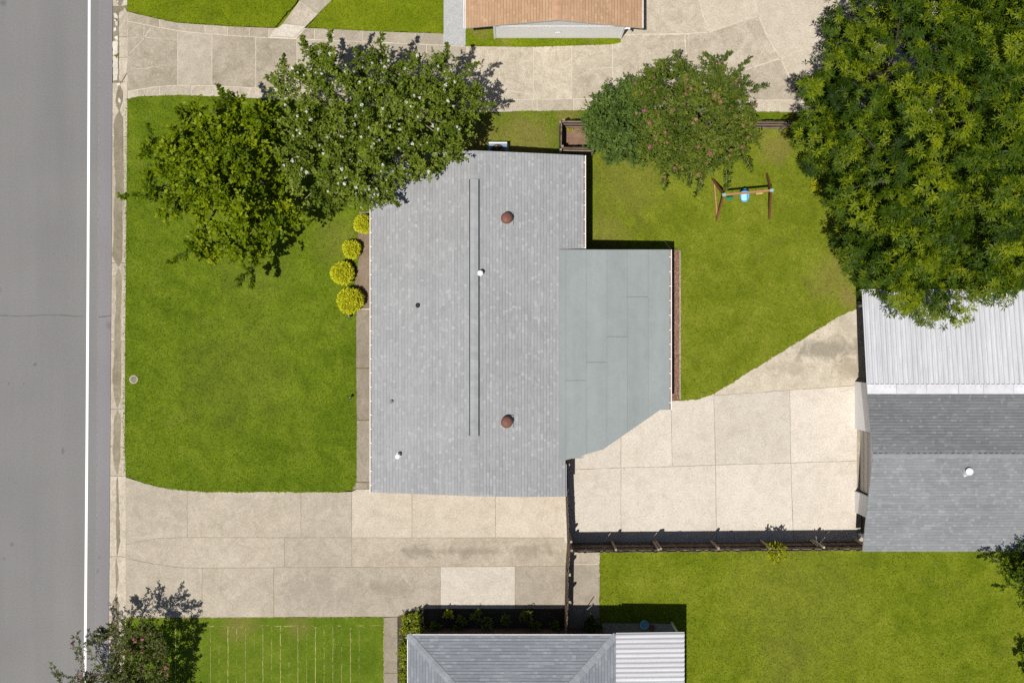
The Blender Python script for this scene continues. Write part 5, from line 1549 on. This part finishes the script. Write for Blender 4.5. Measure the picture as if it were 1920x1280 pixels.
tree('white_flowering_tree', 'olive green crepe myrtle dotted with white blossoms above the upper driveway', 'tree',
     [(512, 160), (535, 128), (560, 110), (575, 85), (610, 80), (640, 95), (690, 88), (725, 85), (765, 100), (805, 92), (850, 118), (880, 130), (905, 150), (910, 190), (905, 222), (882, 260), (858, 295), (830, 325), (770, 350), (740, 365), (705, 385), (650, 395), (600, 400), (560, 395), (535, 360), (508, 300), (500, 230)],
     (690, 250), 2.9, 6.4, 105, 0.54, 'shoot', (0.135, .4, .52), M['leaf_olive'], 102, lower=.4, per=1.6, trunk_r=.13, bark='bark_pale', stems=3, flowers=(150, None, 0.078, [M['flower_white']]),
     sprays=[(575, 85, 4.5, 566, 72, 4.7), (620, 80, 5, 622, 58, 5.2), (540, 125, 4, 530, 105, 4.2), (715, 88, 5, 716, 62, 5.2), (838, 110, 4.4, 842, 84, 4.6), (520, 160, 3.6, 502, 148, 3.8), (845, 290, 4, 862, 300, 4), (740, 365, 4, 745, 385, 4), (905, 200, 4, 925, 195, 4), (880, 130, 4.2, 898, 118, 4.3)])
tree('blue_green_tree', 'dense blue green rounded shrub tree beside the fenced corner', 'tree',
     [(1088, 238), (1106, 185), (1132, 155), (1170, 142), (1205, 155), (1222, 220), (1214, 292), (1180, 314), (1140, 308), (1112, 284)],
     (1140, 240), 1.5, 3.3, 60, 0.42, 'shoot', (0.11, .3, .55), M['leaf_bluegreen'], 103, per=1.3, trunk_r=.09, stems=2)
tree('pink_flowering_tree', 'broad crepe myrtle with scattered pink blossoms over the back fence', 'tree',
     [(1168, 165), (1195, 138), (1232, 118), (1270, 110), (1300, 122), (1332, 114), (1370, 114), (1398, 130), (1414, 155), (1422, 192), (1432, 222), (1428, 268), (1402, 296), (1382, 312), (1360, 335), (1332, 330), (1312, 345), (1290, 330), (1262, 338), (1240, 318), (1204, 305), (1184, 250), (1170, 205)],
     (1300, 225), 1.6, 3.9, 84, 0.52, 'shoot', (0.125, .4, .42), M['leaf_myrtle'], 104, per=1.7, trunk_r=.09, bark='bark_pale', stems=4, flowers=(70, None, 0.095, [M['flower_faded'], M['flower_pink'], M['flower_faded'], M['flower_faded']]),
     sprays=[(1312, 340, 2, 1305, 372, 1.5), (1360, 330, 2, 1362, 358, 1.6), (1240, 320, 2, 1245, 356, 1.6), (1330, 115, 2.6, 1322, 98, 2.8), (1370, 112, 2.6, 1368, 98, 2.8), (1270, 110, 2.6, 1272, 96, 2.7), (1420, 170, 2.4, 1440, 160, 2.5), (1395, 128, 2.5, 1408, 108, 2.6), (1290, 330, 2, 1292, 350, 1.6), (1400, 300, 2, 1410, 320, 1.7)])
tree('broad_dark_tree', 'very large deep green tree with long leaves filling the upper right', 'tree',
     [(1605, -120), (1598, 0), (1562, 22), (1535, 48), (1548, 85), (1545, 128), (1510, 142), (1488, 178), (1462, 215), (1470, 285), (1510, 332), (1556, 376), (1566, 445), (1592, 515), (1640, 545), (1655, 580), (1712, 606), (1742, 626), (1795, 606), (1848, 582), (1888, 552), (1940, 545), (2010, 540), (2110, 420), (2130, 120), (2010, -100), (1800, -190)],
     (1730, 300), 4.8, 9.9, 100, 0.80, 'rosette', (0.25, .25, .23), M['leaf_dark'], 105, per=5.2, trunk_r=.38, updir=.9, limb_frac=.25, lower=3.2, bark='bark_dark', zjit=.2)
tree('pink_flowering_tree', 'sparse twiggy crepe myrtle with pink blossoms at the bottom left by the road', 'tree',
     [(128, 1270), (155, 1245), (188, 1228), (200, 1192), (225, 1176), (256, 1176), (288, 1192), (308, 1216), (320, 1250), (326, 1330), (300, 1420), (200, 1430), (130, 1360), (108, 1300)],
     (250, 1300), 1.9, 3.7, 84, 0.44, 'shoot', (0.10, .35, .45), M['leaf_bronze'], 106, per=.95, trunk_r=.08, bark='bark', stems=5, flowers=(46, None, 0.085, [M['flower_pink'], M['flower_faded'], M['flower_faded'], M['flower_pink']]), lower=.25,
     sprays=[(230 + 75 * math.cos(R(a_)), 1250 - 65 * math.sin(R(a_)), 2.6, 232 + (92 + 14 * math.sin(a_ * 7.3)) * math.cos(R(a_)), 1252 - (84 + 12 * math.sin(a_ * 3.7)) * math.sin(R(a_)), 3.1 + .4 * math.sin(a_ * 1.9)) for a_ in range(-20, 150, 6)]
     + [(150, 1240, 2.6, 132, 1190, 2.9), (160, 1240, 2.6, 144, 1180, 2.9), (140, 1270, 2.4, 98, 1262, 2.6), (120, 1290, 2.3, 96, 1238, 2.6)])
tree('dark_edge_tree', 'dark leafy tree at the right edge below the garage roof', 'tree',
     [(1862, 1045), (1885, 1034), (1930, 1022), (2000, 1005), (2080, 1070), (2050, 1180), (1960, 1175), (1925, 1142), (1898, 1115), (1872, 1082)],
     (1975, 1090), 2.6, 4.6, 70, 0.46, 'shoot', (0.10, .35, .55), M['leaf_dark'], 107, per=.9, trunk_r=.12, sprays=[(1865, 1050, 3, 1843, 1040, 3.1), (1880, 1090, 2.8, 1862, 1096, 2.8)])
tree('dark_edge_tree', 'dark shrub cut by the right edge near the bottom corner', 'shrub',
     [(1912, 1245), (1940, 1225), (2000, 1240), (2000, 1310), (1930, 1300)], (1955, 1265), 1.2, 2.4, 22, 0.36, 'shoot', (0.09, .35, .55), M['leaf_dark'], 108, per=.9, trunk_r=.06)

M['golden_inner'] = m_plain('golden_inner_twigs', (0.34, 0.31, 0.012), 0.9, 0.3, 9.0)
def ball_shrub(label, px, py, r, h, seed, mat='leaf_yellow', name='golden_shrub', group='clipped golden shrubs by the front wall'):
    rg = np.random.default_rng(seed)
    s = (CAM_H - h * .6) / CAM_H
    c = P(px, py, h * .6); 
    root = empty(name, (c.x, c.y, 0.07), label, 'shrub', group)
    n = 5200
    d = unit(rg.normal(0, 1, (n, 3)) + np.array([0, 0, .25])); 
    k = np.abs(np.sin(d[:, 0] * 9 + seed) * np.sin(d[:, 1] * 8.3) * np.sin(d[:, 2] * 7.1))
    lob = np.sin(d[:, 0] * 3.1 + seed * 2.2) * np.cos(d[:, 1] * 2.7 - seed) * .09
    rad = r * (0.80 + lob + .26 * (1 - k) * rg.uniform(.3, 1.0, n))
    pos = np.array([c.x, c.y, h * .5]) + d * rad[:, None] * np.array([1, 1, h * .5 / r])
    pos[:, 2] = np.maximum(pos[:, 2], .1)
    ax = unit(d + rg.normal(0, .5, (n, 3)) + np.array([0, 0, .5])); nr = unit(d + np.array([0, 0, .5]) + rg.normal(0, .4, (n, 3)))
    nr = unit(nr - ax * np.sum(nr * ax, 1, keepdims=True))
    L = rg.uniform(.05, .11, n)
    v = leaf_quads(pos, ax, nr, L, L * .6, 0)
    raw_mesh('foliage', v.reshape(-1, 3), 4, np.clip(.5 - .35 * (k - .35) + rg.normal(0, .16, n), 0, 1), M[mat], root)
    MB().lathe((c.x, c.y, h * .5), [(r * .35, -h * .46), (r * .70, -h * .3), (r * .74, 0), (r * .6, h * .26), (r * .25, h * .38)], 12).build('inner_twigs', M['golden_inner'], root, smooth=True)
    MB().tube((c.x, c.y, 0), (c.x, c.y, h * .4), .03).build('stem', M['bark'], root)
    return root
ball_shrub('round golden yellow shrub half hidden by the tree and the roof edge', 681, 420, .40, .8, 1)
ball_shrub('smallest round golden yellow shrub, second from the tree', 659, 467, .39, .85, 2)
ball_shrub('middle round golden yellow shrub, set farthest out on the lawn', 642, 512, .50, .95, 3)
ball_shrub('largest round golden yellow shrub beside the front path', 656, 563, .56, 1.1, 4)

def leafy(name, label, px, py, r, h, n, L, mat, seed, cat='plant', group=None, wid=.45, up=.8, z0=.06):
    """loose plant: leaves on stems that rise from the foot"""
    rg = np.random.default_rng(seed); c = P(px, py, h * .6)
    root = empty(name, (c.x, c.y, z0), label, cat, group)
    m = MB(); ns = max(4, n // 14); V = []; T = []
    for i in range(ns):
        a = rg.uniform(0, 6.28); q = r * rg.uniform(.2, 1.0)
        tip = np.array([c.x + q * math.cos(a), c.y + q * math.sin(a), h * rg.uniform(.6, 1.05)]); b = np.array([c.x + q * .15 * math.cos(a), c.y + q * .15 * math.sin(a), z0])
        m.tube(b, tip, .01, .004, 4, False)
        k = 14
        f = rg.uniform(.35, 1.0, k)
        p = b + (tip - b) * f[:, None]
        ld_ = unit(rg.normal(0, 1, (k, 3)) + np.array([0, 0, up * .4]) + (tip - b) * .8); nr = unit(np.array([0, 0, 1]) + rg.normal(0, .4, (k, 3)))
        nr = unit(nr - ld_ * np.sum(nr * ld_, 1, keepdims=True))
        LL = L * rg.uniform(.6, 1.3, k)
        V.append(leaf_quads(p, ld_, nr, LL, LL * wid, .15)); T.append(np.clip(.45 + .3 * (f - .6) + rg.normal(0, .15, k), 0, 1))
    raw_mesh('foliage', np.concatenate(V).reshape(-1, 3), 4, np.concatenate(T), M[mat], root)
    m.build('stems', M['bark'], root)
    return root
# hedge along the lower house: bush by bush
hs_ = [(762, 1160, .36, .8), (781, 1158, .40, .85), (760, 1182, .36, .8), (784, 1178, .42, .9), (762, 1205, .34, .8), (757, 1226, .32, .8), (758, 1248, .33, .8), (756, 1268, .33, .8), (757, 1290, .33, .8)]
names_ = ['top left bush of the lime green hedge, at the path end', 'bush of the lime green hedge touching the driveway edge', 'second bush down of the lime hedge beside the narrow path', 'hedge bush tucked against the corner of the hip roof', 'third bush down of the lime hedge beside the narrow path',
          'fourth bush down of the lime hedge beside the narrow path', 'fifth bush down of the lime hedge beside the narrow path', 'lowest visible bush of the lime hedge, near the bottom edge', 'lime hedge bush just past the bottom edge']
for i, (x_, y_, r_, h_) in enumerate(hs_):
    leafy('hedge_bush', names_[i], x_, y_, r_, h_, 520, .11, 'leaf_hedge', 200 + i, 'bush', 'lime green hedge along the lower house', .38)
sp_ = [(842, 1150, .24, .75, 'leaf_lime', 'small lime leaved plant catching light in the shaded bed'), (866, 1160, .28, .7, 'leaf_shadeplant', 'shaded bush right of the lime leaved plant'), (893, 1152, .32, .8, 'leaf_shadeplant', 'shaded bush in the middle left of the dark bed'),
       (915, 1170, .38, .9, 'leaf_shadeplant', 'tall shaded bush close to the hip roof eave'), (950, 1160, .3, .7, 'leaf_shadeplant', 'low shaded bush in the centre of the dark bed'), (985, 1152, .38, .95, 'leaf_shadeplant', 'tall leafy bush in the right half of the dark bed'),
       (1000, 1172, .36, .8, 'leaf_shadeplant', 'shaded bush below the tall leafy one'), (1042, 1172, .3, .7, 'leaf_shadeplant', 'shaded bush next to the lower fence'), (820, 1175, .34, .7, 'leaf_shadeplant', 'dark bush at the left end of the shaded bed'), (855, 1180, .3, .6, 'leaf_shadeplant', 'small dark bush under the hip roof eave')]
for i, (x_, y_, r_, h_, mt_, lb_) in enumerate(sp_):
    leafy('shade_bush', lb_, x_, y_, r_, h_, 300, .12, mt_, 230 + i, 'bush', 'bushes in the shaded bed', .4)
leafy('shade_bush', 'black leafy bush in the corner between fence and shaded step', 1110, 1170, .55, 1.3, 520, .13, 'leaf_dark', 250, 'bush')
leafy('sapling', 'yellow green sapling poking over the long fence', 1452, 1030, .5, 2.5, 420, .2, 'leaf_lime', 251, 'sapling', None, .4)
leafy('lime_plant', 'low lime green plant at the edge of the large tree', 1528, 350, .32, .45, 220, .12, 'leaf_lime', 252, 'plant', None, .6)
leafy('bed_plant', 'small yellow green plant in the mulched corner', 1068, 243, .16, .3, 90, .1, 'leaf_lime', 253, 'plant', None, .6)
leafy('kerb_weed', 'green weed growing in the broken gutter', 218, 105, .12, .12, 60, .06, 'leaf_hedge', 254, 'weed', None, .4)
